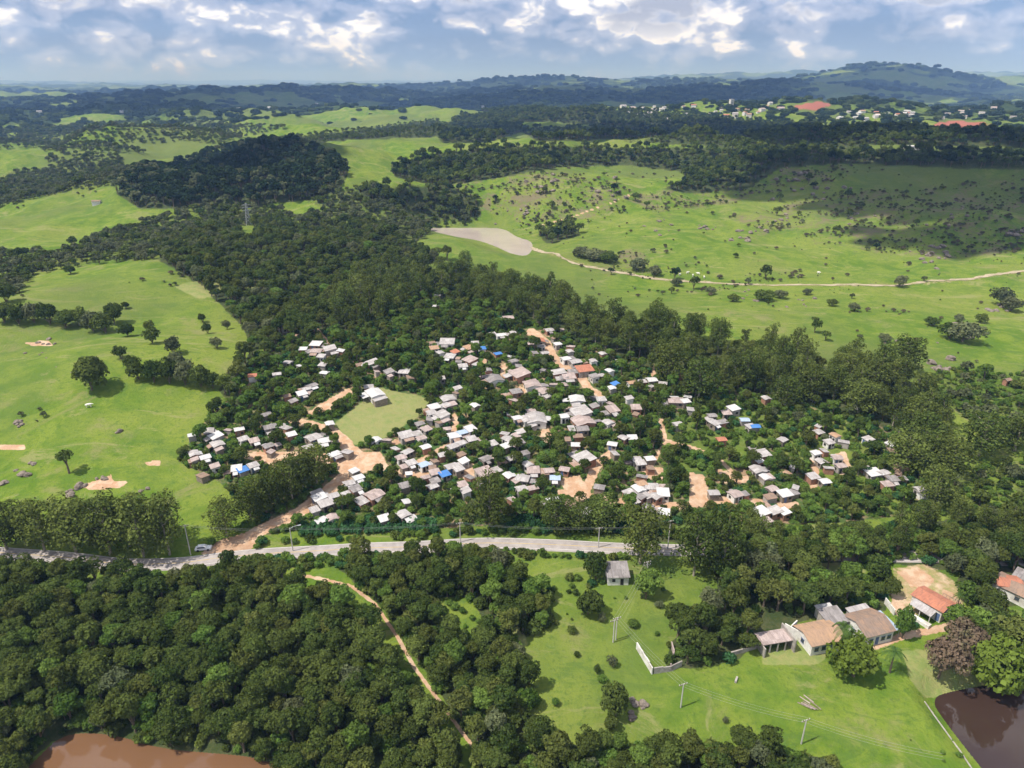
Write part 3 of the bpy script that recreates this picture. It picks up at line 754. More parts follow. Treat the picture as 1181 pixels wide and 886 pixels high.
def leaves(g, centers, radii, per, size, squash=0.8, down=-0.35, core=0.25):
    """quads spread over the upper side of every lobe, turned roughly outwards"""
    P_, F_ = [], []
    base = 0
    for c, r in zip(centers, radii):
        n = max(4, int(per * (r / np.mean(radii)) ** 2))
        d = g.normal(size=(n * 2, 3)); d /= np.linalg.norm(d, axis=1)[:, None]
        d = d[d[:, 2] > down][:n]; n = len(d)
        rad = r * (1 - core * g.random(n) ** 2) * g.uniform(0.9, 1.1, n)
        p = c + d * rad[:, None] * np.array([1, 1, squash])
        nn = d + g.normal(size=(n, 3)) * 0.42; nn[:, 2] += 0.15; nn /= np.linalg.norm(nn, axis=1)[:, None]
        a = np.cross(nn, g.normal(size=(n, 3))); a /= np.linalg.norm(a, axis=1)[:, None]
        b = np.cross(nn, a)
        s = size * g.uniform(0.55, 1.35, n)[:, None]; e = g.uniform(0.45, 0.9, n)[:, None]
        q = np.stack([p - a * s, p + b * s * e - nn * s * 0.15, p + a * s, p - b * s * e - nn * s * 0.15], 1)
        P_.append(q.reshape(-1, 3)); F_.append(np.arange(n * 4).reshape(-1, 4) + base); base += n * 4
    return np.concatenate(P_), np.concatenate(F_)

def broad_tree(seed, n_lobes=22, per=90, leaf=0.29, Rr=3.5, h0=2.3, hh=2.9, lobe=(0.26, 0.46), low=-0.25):
    g = np.random.default_rng(seed)
    i = np.arange(n_lobes) + 0.5
    zz = 1 - (1 - low) * i / n_lobes; th = i * 2.39996 + g.uniform(0, 6)
    rr = np.sqrt(np.clip(1 - zz ** 2, 0, 1))
    d = np.stack([rr * np.cos(th), rr * np.sin(th), zz], 1)
    d *= g.uniform(0.55, 1.12, n_lobes)[:, None]
    skew = 1 + 0.25 * np.sin(th * 1 + g.uniform(0, 6))
    c = d * np.array([Rr * 0.70, Rr * 0.70, hh * 0.72]) * skew[:, None] + np.array([0, 0, h0 + hh])
    r = Rr * g.uniform(lobe[0], lobe[1], n_lobes)
    cv, cf = leaves(g, c, r, per, leaf)
    tv, tf = tube_np([(0, 0, -0.6), (0.05, 0.02, h0 * 0.5), (0.1, 0.05, h0), (0.15, 0, h0 + hh * 0.9)], [0.34, 0.25, 0.2, 0.06])
    V, F = [tv], [tf]; b = len(tv)
    for k in g.choice(n_lobes, 6, replace=False):
        q, w = tube_np([(0.08, 0.03, h0 * g.uniform(0.65, 1)), (c[k] * 0.5 + np.array([0, 0, h0 * 0.55])), c[k]], [0.15, 0.09, 0.03], 5)
        V.append(q); F.append(w + b); b += len(q)
    return (cv, cf), (np.concatenate(V), np.concatenate(F))

def euca_tree(seed, Ht=15.0, Rr=3.8, n=20, per=70, leaf=0.33, h0=0.34):
    g = np.random.default_rng(seed)
    c, r = [], []
    th = g.uniform(0, 6)
    for k in range(n):
        t = k / (n - 1); z = Ht * (h0 + (0.97 - h0) * t)
        prof = math.sin(math.pi * (0.28 + 0.52 * t)) ** 0.8
        th += 2.4 + g.uniform(-0.5, 0.5); q = Rr * prof * g.uniform(0.25, 0.85)
        c.append((q * math.cos(th), q * math.sin(th), z - 0.6)); r.append(Rr * g.uniform(0.28, 0.50) * (0.65 + 0.35 * prof))
    c = np.array(c); r = np.array(r)
    cv, cf = leaves(g, c, r, per, leaf, 0.85, -0.5, 0.4)
    tv, tf = tube_np([(0, 0, -0.8), (0.1, 0, Ht * 0.3), (0.0, 0.15, Ht * 0.65), (0.1, 0, Ht * 0.93)], [0.36, 0.27, 0.17, 0.05])
    V, F = [tv], [tf]; b = len(tv)
    for k in range(0, n, 2):
        q, w = tube_np([(0.05, 0.05, c[k][2] * 0.72), c[k] * np.array([0.55, 0.55, 0.9]), c[k]], [0.13, 0.08, 0.03], 5)
        V.append(q); F.append(w + b); b += len(q)
    return (cv, cf), (np.concatenate(V), np.concatenate(F))

def bush(seed, Rr=1.5, hh=1.1, n=11, per=44, leaf=0.26, low=-0.15):
    g = np.random.default_rng(seed)
    i = np.arange(n) + 0.5; zz = 1 - (1 - low) * i / n; th = i * 2.39996 + g.uniform(0, 6); rr = np.sqrt(np.clip(1 - zz ** 2, 0, 1))
    d = np.stack([rr * np.cos(th), rr * np.sin(th), zz], 1) * g.uniform(0.6, 1.1, n)[:, None]
    c = d * np.array([Rr * 0.66, Rr * 0.66, hh * 0.75]) + np.array([0, 0, hh * 0.75])
    r = Rr * g.uniform(0.30, 0.52, n)
    return leaves(g, c, r, per, leaf, 0.85, -0.6)

def palm(seed, Ht=5.0, nf=16, L=2.6):
    g = np.random.default_rng(seed)
    V, F = [], []; b = 0
    for k in range(nf):
        th = k * 2.39996; lift = g.uniform(0.1, 0.95)
        p = np.array([0, 0, Ht]); dr = np.array([math.cos(th), math.sin(th), 0]); sd = np.array([-dr[1], dr[0], 0])
        pts = []
        for s in range(7):
            t = s / 6
            pts.append(p + dr * L * t * (0.75 + 0.25 * (1 - lift)) + np.array([0, 0, L * (lift * t - (0.55 + 0.6 * lift) * t * t)]))
        for s in range(6):
            w = 0.42 * math.sin(math.pi * (0.12 + 0.85 * s / 6)); w2 = 0.42 * math.sin(math.pi * min(0.12 + 0.85 * (s + 1) / 6, 1)) + 0.02
            for sg in (-1, 1):
                for e in range(3):
                    a0, a1 = pts[s] + (pts[s + 1] - pts[s]) * e / 3, pts[s] + (pts[s + 1] - pts[s]) * (e + 0.6) / 3
                    ww = w + (w2 - w) * e / 3
                    tip = dr * 0.22
                    V += [a0, a1, a1 + sd * sg * ww + tip - np.array([0, 0, ww * 0.35]), a0 + sd * sg * ww + tip - np.array([0, 0, ww * 0.4])]
                    F.append((b, b + 1, b + 2, b + 3)); b += 4
    return (np.array(V), np.array(F)), tube_np([(0, 0, -0.4), (0.1, 0, Ht * 0.5), (0, 0, Ht)], [0.24, 0.17, 0.15], 8)

class Proto:
    def __init__(self, crown, trunk, leafm, barkm, R0, H0):
        self.crown = np_mesh('crown', crown[0], crown[1], [leafm]); self.R0 = R0; self.H0 = H0
        if trunk is None:
            self.trunk = None; self.full = self.crown
        else:
            self.trunk = np_mesh('trunk', trunk[0], trunk[1], [barkm], None, True)
            v = np.concatenate([crown[0], trunk[0]]); f = np.concatenate([crown[1], trunk[1] + len(crown[0])])
            self.full = np_mesh('tree', v, f, [leafm, barkm], np.r_[np.zeros(len(crown[1])), np.ones(len(trunk[1]))])
def bt(seed, lm, Rr=3.5, H0=8.0, **k): return Proto(*broad_tree(seed, Rr=Rr, **k), lm, M_BARK, Rr, H0)
broadp = [bt(20, L_DARK), bt(21, L_DARK, 3.9, 7.4, n_lobes=30, h0=3.4, hh=1.9, lobe=(0.18, 0.34), low=0.0, leaf=0.27), bt(22, L_DARK, 2.7, 10.0, n_lobes=22, h0=2.0, hh=4.0, lobe=(0.26, 0.5), low=-0.6),
          bt(23, L_DULL, 3.5, 8.0, n_lobes=15, per=110, lobe=(0.20, 0.42), leaf=0.26), bt(24, L_BRIGHT, 3.3, 8.0, n_lobes=26, lobe=(0.18, 0.44)), bt(25, L_DARK, 3.8, 8.4, n_lobes=38, per=62, lobe=(0.15, 0.30), leaf=0.26), bt(26, L_GREY, 3.5, 7.6, n_lobes=18, hh=2.5, leaf=0.30),
          bt(27, L_DULL, 3.0, 9.0, n_lobes=24, h0=2.4, hh=3.4, lobe=(0.2, 0.4)), bt(28, L_DARK, 3.2, 7.2, n_lobes=12, h0=2.6, hh=2.2, per=80, lobe=(0.3, 0.55))]
EUC = [Proto(*euca_tree(40 + i, Ht=h, Rr=r), L_OLIVE, M_PALE_BARK, r, h) for i, (h, r) in enumerate(((15, 3.8), (16, 4.2), (14, 3.4), (15, 4.6)))]
BIGEUC = [Proto(*euca_tree(60 + i, Ht=17, Rr=5.4, n=34, per=78, leaf=0.34, h0=0.26), L_OLIVE, M_PALE_BARK, 5.4, 17.0) for i in range(3)]
BUSHP = [Proto(bush(80 + i), None, lm, None, 1.5, 1.8) for i, lm in enumerate((L_BRIGHT, L_BRIGHT, L_DARK, L_HEDGE, L_OLIVE, L_BRIGHT, L_BRIGHT))]
SCRUBP = [Proto(*broad_tree(100 + i, 13, 26, 0.62, 3.2, 0.8, 2.3), lm, M_BARK, 3.2, 5.4) for i, lm in enumerate((L_GREY, L_GREY, L_DARK, L_OLIVE, L_GREY))]
BROWNP = [Proto(*broad_tree(160 + i, 13, 26, 0.5, 3.2, 0.3, 1.9), L_BROWN, M_BARK, 3.2, 4.4) for i in range(2)]
FARP = [Proto(*broad_tree(110 + i, 12, 26, 0.66, 3.5, 1.5, 3.0), lm, M_BARK, 3.5, 7.5) for i, lm in enumerate((L_DARK, L_NIGHT, L_DARK, L_OLIVE))]
NIGHTP = [Proto(*broad_tree(120 + i, 12, 24, 0.7, 3.5, 2.0, 4.0), lm, M_BARK, 3.5, 9.5) for i, lm in enumerate((L_NIGHT, L_NIGHT, L_NIGHT, L_GREY))]
CLUMPP = [Proto(bush(130 + i, 16, 3.6, 22, 30, 2.4), None, lm, None, 16, 8) for i, lm in enumerate((L_NIGHT, L_DARK, L_NIGHT))]
PALMP = [Proto(*palm(140 + i, h), L_PALM, M_BARK, 2.6, h) for i, h in enumerate((5.0, 3.6))]
TUFTP = [Proto(bush(170 + i, 0.45, 0.30, 4, 12, 0.16), None, L_GRASS, None, 0.45, 0.5) for i in range(3)]
BANANAP = [Proto(palm(150, 0.6, 11, 2.4)[0], None, L_BRIGHT, None, 2.0, 2.0)]

class Pool:
    """all plants of one kind: the largest in the picture become objects, the others one mass"""
    def __init__(self): self.it = []
    def add(self, pts, scale, protos, region, seed=0, weights=None):
        g = np.random.default_rng(seed)
        n = len(pts)
        if n == 0: return
        k = g.choice(len(protos), n, p=weights)
        sc = g.uniform(scale[0], scale[1], n) if isinstance(scale, tuple) else scale
        rz = g.uniform(0, 6.283, n); sz = g.uniform(0.85, 1.2, n)
        px, py, dep = project(pts[:, 0], pts[:, 1], pts[:, 2] + 3)
        inside = (px > -15) & (px < 1196) & (py < 905) & (py > 60)
        for i in range(n):
            self.it.append((sc[i] * protos[k[i]].R0 / dep[i] * (1 if inside[i] else 0.01), pts[i], sc[i], rz[i], sz[i], protos[k[i]], region))

def scatter_stuff(name, items, kind='stuff'):
    """one object: a cloud of points that carries copies of the plants"""
    if not items: return
    protos = []
    for it in items:
        if it[5] not in protos: protos.append(it[5])
    col = bpy.data.collections.new(name + '_models')
    for i, p in enumerate(protos):
        col.objects.link(bpy.data.objects.new('%03d_%s_model' % (i, name), p.full))
    me = bpy.data.meshes.new(name)
    n = len(items)
    me.vertices.add(n)
    me.vertices.foreach_set('co', np.array([it[1] for it in items], np.float32).ravel())
    def attr(nm, typ, vals):
        a = me.attributes.new(nm, typ, 'POINT')
        a.data.foreach_set('vector' if typ == 'FLOAT_VECTOR' else 'value', np.asarray(vals).ravel())
    attr('pick', 'INT', np.array([protos.index(it[5]) for it in items], np.int32))
    attr('turn', 'FLOAT_VECTOR', np.array([(0, 0, it[3]) for it in items], np.float32))
    attr('size', 'FLOAT_VECTOR', np.array([(it[2], it[2], it[2] * it[4]) for it in items], np.float32))
    me.update()
    o = link(name, me)
    ng = bpy.data.node_groups.new(name, 'GeometryNodeTree')
    ng.interface.new_socket('Geometry', in_out='INPUT', socket_type='NodeSocketGeometry')
    ng.interface.new_socket('Geometry', in_out='OUTPUT', socket_type='NodeSocketGeometry')
    gi, go = ng.nodes.new('NodeGroupInput'), ng.nodes.new('NodeGroupOutput')
    ci = ng.nodes.new('GeometryNodeCollectionInfo'); ci.inputs['Collection'].default_value = col
    ci.inputs['Separate Children'].default_value = True; ci.inputs['Reset Children'].default_value = True
    ip = ng.nodes.new('GeometryNodeInstanceOnPoints'); ip.inputs['Pick Instance'].default_value = True
    def na(nm, typ):
        q = ng.nodes.new('GeometryNodeInputNamedAttribute'); q.data_type = typ; q.inputs['Name'].default_value = nm
        return [s for s in q.outputs if s.enabled and s.name == 'Attribute'][0]
    ng.links.new(gi.outputs[0], ip.inputs['Points']); ng.links.new(ci.outputs[0], ip.inputs['Instance'])
    ng.links.new(na('pick', 'INT'), ip.inputs['Instance Index'])
    ng.links.new(na('turn', 'FLOAT_VECTOR'), ip.inputs['Rotation']); ng.links.new(na('size', 'FLOAT_VECTOR'), ip.inputs['Scale'])
    ng.links.new(ip.outputs[0], go.inputs[0])
    md = o.modifiers.new('scatter', 'NODES'); md.node_group = ng
    tag(o, kind=kind)
    return o

def tree_obj(name, it, label, cat, group=None):
    _, p, sc, rz, sz, pr, _r = it
    if pr.trunk is None:
        o = link(name, pr.full, None, tuple(p), rz); o.scale = (sc, sc, sc * sz)
    else:
        o = empty(name, tuple(p), rz, (sc, sc, sc * sz))
        link('trunk', pr.trunk, o); link('crown', pr.crown, o)
    return tag(o, label, cat, group)

def grid_in(polys, spacing, seed, jitter=0.42, mask=None, keep=None):
    g = np.random.default_rng(seed)
    m = raster(polys) if mask is None else mask
    out = []
    for poly in polys:
        q = np.array([P(a, min(max(b, 96), 1000)) for a, b in poly])
        x0, y0 = q[:, 0].min() - 5, q[:, 1].min() - 5; x1, y1 = q[:, 0].max() + 5, q[:, 1].max() + 5
        nx, ny = int((x1 - x0) / spacing) + 1, int((y1 - y0) / (spacing * 0.87)) + 1
        X, Y = np.meshgrid(np.arange(nx), np.arange(ny))
        X = x0 + (X + 0.5 * (Y % 2)) * spacing + g.uniform(-jitter, jitter, X.shape) * spacing
        Y = y0 + Y * spacing * 0.87 + g.uniform(-jitter, jitter, Y.shape) * spacing
        X, Y = X.ravel(), Y.ravel()
        Z = H(X, Y)
        px, py, dep = project(X, Y, Z)
        pm = raster([poly])
        ok = (Y > 10) & (look(pm, px, py) > 0.5) & (look(m, px, py) > 0.5)
        out.append(np.stack([X, Y, Z], 1)[ok])
    r = np.concatenate(out)
    if keep is not None: r = r[keep(r)]
    return r

def px_of(r): return project(r[:, 0], r[:, 1], r[:, 2])
m_block = np.maximum(np.clip(blur(m_dirt, 2) * 1.6, 0, 1), blur(lines_mask([(15, ROADPX)]), 1))
def not_on(mask, lim=0.25, dy=0.0):
    return lambda r: look(mask, px_of(r)[0], px_of(r)[1] - dy) < lim

# ---------------------------------------------------------------- woods
water_px = raster([[(15, 905), (50, 868), (70, 850), (100, 845), (140, 850), (185, 864), (240, 869), (290, 873), (325, 884), (330, 905)],
                   [(1073, 806), (1100, 797), (1150, 789), (1230, 778), (1300, 905), (1148, 905), (1118, 868), (1090, 832)],
                   [(498, 266), (520, 262), (545, 262), (575, 264), (590, 272), (608, 280), (604, 292), (585, 291), (560, 283), (525, 275)], [(-70, 174), (50, 174), (56, 196), (-70, 200)]])
m_keepout = np.maximum(np.maximum(m_block, m_clear * 0.9), blur(water_px, 1))
us = Pool(); us.add(grid_in(WOOD_FRONT + WOOD_CENTRE, 2.7, 18, keep=not_on(m_keepout, 0.4)), (0.6, 1.4), [BUSHP[2], BUSHP[0], BUSHP[4], BUSHP[2]], 'u', 18)
scatter_stuff('wood_understorey', us.it)
EUCM = EUC + BIGEUC[:2] + [broadp[3], broadp[0], broadp[5], broadp[7]]
m_keepout = np.maximum(m_keepout, raster([[(1138, 660), (1260, 655), (1260, 735), (1150, 722)], [(1032, 650), (1115, 655), (1130, 712), (1060, 722), (1022, 712)], [(866, 712), (930, 708), (1034, 700), (1042, 745), (900, 762), (866, 758)]]))
forest = Pool(); eucs = Pool()
forest.add(grid_in(WOOD_FRONT, 3.25, 11, keep=not_on(m_keepout)), (0.36, 0.95), broadp, 'front', 1, [.16, .12, .14, .12, .06, .16, .03, .10, .11])
forest.add(grid_in(WOOD_CENTRE, 3.4, 12, keep=not_on(m_keepout)), (0.38, 0.9), broadp, 'centre', 2, [.12, .12, .12, .12, .15, .12, .07, .1, .08])
forest.add(grid_in(WOOD_RIGHT, 4.4, 13, keep=not_on(m_keepout)), (0.6, 1.15), broadp, 'right', 3, [.12, .12, .12, .12, .15, .12, .07, .1, .08])
forest.add(grid_in(VERGE_LOW, 3.4, 17, keep=not_on(m_keepout)), (0.7, 1.1), broadp, 'right', 7, [.12, .12, .12, .12, .15, .12, .07, .1, .08])
forest.add(grid_in(MIXED_LEFT, 5.6, 14, keep=not_on(m_keepout)), (0.65, 1.2), broadp, 'ridge', 4, [.15, .12, .13, .12, .03, .15, .1, .10, .10])
eucs.add(grid_in(EUCA, 5.4, 15, keep=not_on(m_keepout)), (0.45, 0.98), EUCM, 'grove', 5)
eucs.add(grid_in(ROADSIDE, 5.2, 16, keep=not_on(m_keepout)), (0.34, 0.56), EUCM, 'roadside', 6)

GROUPS = {
    'front': ('dark round crowned tree in the dense wood between the paved road and the muddy pond', 'trees of the wood by the muddy pond'),
    'centre': ('green leafy tree in the wood between the sandy track and the open meadow', 'trees of the wood beside the meadow'),
    'right': ('leafy tree in the wood behind the row of tile roofed farm houses', 'trees of the wood behind the farm houses'),
    'ridge': ('dark tree on the wooded ridge left above the shack village', 'trees on the wooded ridge'),
    'grove': ('tall olive green eucalyptus in the grove behind the shack village', 'eucalyptus trees behind the village'),
    'roadside': ('olive eucalyptus on the far verge of the paved road below the village', 'eucalyptus trees along the road verge'),
}
def emit(pool, name, cat, stuff, most=300):
    it = sorted(pool.it, key=lambda q: -q[0])
    for q in it[:most]:
        lb, gr = GROUPS[q[6]]
        tree_obj(name, q, lb, cat, gr)
    scatter_stuff(stuff, it[most:])
emit(forest, 'forest_tree', 'tree', 'woodland_mass')

# single trees set by hand: (photo pixel of the foot, crown width in pixels, height in pixels, models, label)
def hand_tree(name, px, py, w, h, protos, label, cat='tree', group=None, seed=0):
    p = P(px, py); s = mpp(p)
    pr = protos[seed % len(protos)]
    sc = w * s / 2 / pr.R0
    th = math.atan2(CAM[2], np.hypot(p[0], p[1]))
    sz = max(h * s / math.cos(th) / (pr.H0 * sc), 0.5)
    return tree_obj(name, (0, p, sc, (seed * 1.7) % 6.28, min(sz, 2.2), pr, ''), label, cat, group)

L_ROUND = [Proto(*broad_tree(200, 46, 70, 0.40, 4.6, 0.9, 4.3, (0.24, 0.36), -0.75), L_DARK, M_BARK, 4.6, 9.0)]
LOWD = Proto(*broad_tree(207, 22, 60, 0.36, 3.9, 0.3, 2.6, (0.26, 0.42), -0.6), L_DARK, M_BARK, 3.9, 5.6)
LOWG = Proto(*broad_tree(208, 22, 60, 0.36, 3.9, 0.3, 2.6, (0.26, 0.42), -0.6), L_GREY, M_BARK, 3.9, 5.6)
LIMET = [Proto(*broad_tree(211, 34, 70, 0.36, 3.9, 0.5, 3.3, (0.24, 0.38), -0.8), L_LIME, M_BARK, 3.9, 7.2)]
SLIM = [Proto(*broad_tree(203, 10, 46, 0.34, 2.4, 2.8, 1.4, (0.28, 0.42), -0.1), L_DARK, M_BARK, 2.4, 5.6)]
BRIGHTT = [Proto(*broad_tree(205 + i, 34, 70, 0.36, 3.9, 0.7, 3.3, (0.24, 0.38), -0.7), lm, M_BARK, 3.9, 7.6) for i, lm in enumerate((L_BRIGHT, L_DARK))]
PINKT = [Proto(*broad_tree(215, 26, 80, 0.32, 4.2, 1.2, 2.6, (0.26, 0.40), -0.4), L_PINK, M_BARK, 4.2, 6.6)]
hand_tree('pasture_tree', 106, 450, 40, 38, L_ROUND, 'large round dark tree standing alone in the left pasture', seed=0)
hand_tree('pasture_tree', 80, 546, 21, 25, SLIM, 'small slender tree with a bare trunk beside the sandy patch in the left pasture', seed=1)
hand_tree('meadow_tree', 745, 690, 31, 32, BRIGHTT, 'bright round tree in the meadow just below the ruined hut', seed=2)
hand_tree('meadow_tree', 687, 668, 27, 27, BRIGHTT, 'dark tree touching the left side of the ruined hut', seed=1)
hand_tree('meadow_tree', 678, 708, 32, 24, BRIGHTT, 'dark bushy tree in the meadow left of the path and below the hut', seed=3)
hand_tree('meadow_tree', 710, 826, 34, 30, BRIGHTT, 'dark tree among pale rocks near the bottom of the meadow', seed=5)
hand_tree('meadow_tree', 703, 842, 17, 14, BRIGHTT, 'little dark tree just below a larger one near the meadow bottom', seed=7)
hand_tree('meadow_tree', 612, 816, 22, 20, BRIGHTT, 'small round tree at the left edge of the meadow beside the wood', seed=4)
hand_tree('mango_tree', 984, 780, 58, 40, LIMET, 'big dense yellow green tree in front of the orange tiled farm house', seed=4)
hand_tree('flowering_tree', 1082, 782, 50, 46, PINKT, 'broad tree with pinkish brown crown beside the driveway above the dark pond', seed=0)
hand_tree('flowering_tree', 1114, 758, 46, 36, PINKT, 'pink tinged tree behind the brown crowned one at the end of the driveway', seed=2)
hand_tree('garden_tree', 1138, 796, 62, 58, LIMET, 'large light green tree overhanging the dark pond', seed=6)
hand_tree('garden_tree', 1170, 760, 60, 40, [broadp[3]], 'wide dull olive tree at the right edge behind the pond', seed=3)
hand_tree('garden_tree', 1130, 730, 40, 30, BRIGHTT, 'bushy green tree right of the orange roofed white house', seed=8)
for i, (a, b, w, h, lb) in enumerate([(1116, 694, 28, 24, 'bushy tree just right of the white house with the terracotta roof'), (1130, 676, 34, 28, 'broad tree between the white house yard and the pale brown roofed house'), (1098, 660, 26, 22, 'grey green tree at the top edge of the white house yard'),
        (1120, 655, 30, 24, 'pale grey green tree near the dark shed roof above the white house'), (1026, 688, 20, 20, 'small tree behind the white garden wall'), (1012, 668, 28, 26, 'dark tree left of the white house yard')]):
    hand_tree('garden_tree', a, b, w, h, [BRIGHTT[0], BRIGHTT[1], LOWG, LOWG, BRIGHTT[1], BRIGHTT[1]], lb, seed=i)
hand_tree('garden_tree', 1040, 736, 22, 36, BRIGHTT, 'narrow bright tree between the two tile roofed houses', seed=10)
hand_tree('palm_tree', 965, 764, 30, 40, PALMP, 'palm with drooping fronds at the corner of the orange tiled farm house', 'palm', seed=0)
hand_tree('palm_tree', 1026, 776, 30, 24, PALMP, 'short palm beside the driveway below the brown roofed house', 'palm', seed=1)
hand_tree('palm_tree', 1102, 706, 16, 20, PALMP, 'small palm beside the terrace of the white house', 'palm', seed=1)
# the tall olive trees along the upper side of the road on the left
g = np.random.default_rng(3)
LR = [(8, 634, 52, 54), (52, 636, 48, 58), (88, 637, 56, 60), (128, 640, 58, 66), (166, 642, 56, 70), (196, 640, 46, 66), (30, 628, 40, 50), (108, 629, 50, 52), (150, 630, 44, 55), (182, 626, 46, 50),
      (262, 618, 40, 42), (290, 605, 36, 44), (314, 590, 34, 46), (338, 580, 36, 50), (366, 560, 38, 44), (350, 566, 34, 44), (326, 572, 30, 40), (300, 592, 30, 40)]
for i, (a, b, w, h) in enumerate(LR):
    left = i < 10
    hand_tree('roadside_tree', a, b, w, h, BIGEUC, 'tall olive tree in the row along the road below the left pasture' if left else 'dark olive tree in the line beside the shaded dirt road into the village',
              'tree', 'tall trees along the road by the left pasture' if left else 'trees beside the dirt entry road', seed=i)
CR = [(738, 650, 54, 62, 'large olive eucalyptus hiding the road just right of the ruined hut'), (800, 664, 50, 70, 'tall dark eucalyptus at the right end of the visible road'),
      (832, 668, 44, 74, 'tall pale olive eucalyptus in front of the wood at the end of the visible road'), (565, 612, 42, 62, 'tall yellowish tree with a bare trunk between the shacks and the road'),
      (640, 613, 40, 38, 'olive tree right of the yellowish one beside the lower village road'), (695, 609, 44, 32, 'round olive tree between the lower village road and the hedge'), (668, 613, 36, 31, 'smaller olive tree beside the hedge left of the round olive one')]
for i, (a, b, w, h, lb) in enumerate(CR): hand_tree('roadside_tree', a, b, w, h, BIGEUC, lb, seed=i)
# large crowns at the front edge of the grove and on the right slope
RT = [(770, 442, 40, 50), (805, 462, 44, 48), (905, 470, 34, 34), (1040, 545, 50, 46), (1075, 585, 44, 48), (1095, 548, 50, 40), (1128, 526, 56, 50), (1060, 520, 44, 44), (1170, 520, 44, 42), (990, 480, 40, 40), (1005, 455, 40, 40), (1042, 432, 42, 44), (860, 448, 36, 42), (935, 462, 36, 40)]
for i, (a, b, w, h) in enumerate(RT):
    hand_tree('grove_tree', a, b, w, h, BIGEUC, 'large spreading olive tree at the lower edge of the eucalyptus grove', 'tree', 'large trees at the edge of the grove', seed=i)
# left pasture hedgerow and clumps
LH = [(5, 372, 26, 22), (22, 374, 24, 22), (40, 372, 24, 22), (58, 374, 26, 24), (76, 378, 24, 20), (92, 376, 24, 20), (108, 382, 26, 22), (122, 384, 26, 22), (132, 374, 22, 24), (8, 350, 22, 24), (-4, 352, 22, 26),
      (160, 438, 22, 20), (178, 441, 26, 24), (196, 442, 26, 26), (214, 444, 26, 26), (232, 446, 26, 24), (246, 448, 18, 18), (154, 428, 20, 16), (200, 408, 20, 18), (176, 396, 20, 18), (148, 388, 18, 14), (140, 414, 18, 14), (205, 430, 24, 22), (172, 382, 14, 12),
      (146, 356, 9, 8), (234, 372, 10, 10), (250, 402, 14, 12), (30, 322, 12, 12), (82, 316, 13, 10), (240, 385, 12, 12), (262, 380, 10, 10)]
for i, (a, b, w, h) in enumerate(LH):
    hand_tree('hedgerow_tree', a, b, w, h, [BRIGHTT[1], LOWD, LOWG, LOWD], 'low dark tree of the hedgerow that crosses the left pasture', 'tree', 'hedgerow trees of the left pasture', seed=i)
for i, (a, b, w, h, lb) in enumerate([(706, 769, 13, 10, 'round grey green bush in the middle of the meadow above the dark tree'), (688, 777, 9, 9, 'small dark bush left of the round meadow bush'), (694, 787, 12, 7, 'low dark bush just below the round meadow bush'),
        (694, 717, 11, 8, 'little dark bush right below the bushy tree left of the meadow path'), (665, 757, 8, 5, 'tiny bush in the upper left meadow beside the faint footpath'), (640, 813, 10, 7, 'small bush near the wood at the left side of the meadow'), (836, 833, 8, 5, 'tiny bush alone in the lower right meadow between the two poles'),
        (660, 730, 12, 7, 'low bush on the left meadow slope under the wood corner'), (730, 722, 14, 7, 'low dull bush beside the pair of poles'), (760, 700, 12, 6, 'flat bush in the meadow right of the bright round tree')]):
    hand_tree('meadow_bush', a, b, w, h, [LOWG, LOWD, BRIGHTT[0]], lb, 'bush', seed=i)
ST = [(685, 300, 30, 12), (700, 303, 24, 12), (735, 312, 22, 14), (755, 318, 16, 11), (880, 346, 28, 11), (900, 344, 18, 9), (1037, 331, 16, 13), (960, 353, 14, 8), (985, 359, 16, 9), (1110, 394, 42, 22), (1095, 391, 26, 18), (1155, 353, 26, 20),
      (1166, 359, 24, 16), (1075, 376, 20, 9), (1105, 372, 12, 9), (820, 340, 14, 8), (845, 348, 16, 8), (930, 340, 12, 7), (1020, 395, 16, 9), (1130, 372, 16, 10), (780, 330, 14, 8), (668, 296, 20, 11)]
for i, (a, b, w, h) in enumerate(ST):
    hand_tree('streamside_bush', a, b, w, h, [LOWG, LOWD, LOWG], 'dark low bush clump in the green strip along the pasture track', 'bush', 'bushes along the pasture track', seed=i)
emit(eucs, 'eucalyptus_tree', 'tree', 'eucalyptus_mass')

# middle and far woods: one mass each
def mass(name, polys, sp, seed, protos, scale, w=None, keep=None):
    q = Pool(); q.add(grid_in(polys, sp, seed, keep=keep), scale, protos, name, seed, w); scatter_stuff(name, q.it)
mass('scrubland', SCRUB, 5.8, 21, SCRUBP, (0.45, 1.15), keep=not_on(m_keepout))
mass('slope_scrub', SCRUB_RIGHT, 8.0, 26, SCRUBP + [broadp[4]], (0.3, 0.9), keep=not_on(m_keepout))
mass('dark_grove', GROVE, 6.5, 22, NIGHTP, (0.8, 1.4))
mass('valley_woods', MIDWOOD, 8.0, 23, FARP, (0.75, 1.4))
mass('plantation_woods', PLANTATION, 7.0, 24, [FARP[3], FARP[0], SCRUBP[3]], (0.6, 0.9))
mass('distant_scrub', FAR_LEFT, 9.0, 25, FARP[:1] + SCRUBP, (0.5, 1.3), keep=lambda r: (W120(r[:, 0], r[:, 1]) + W380(r[:, 0], r[:, 1]) * 0.6 > -0.7) & not_on(m_keepout)(r))
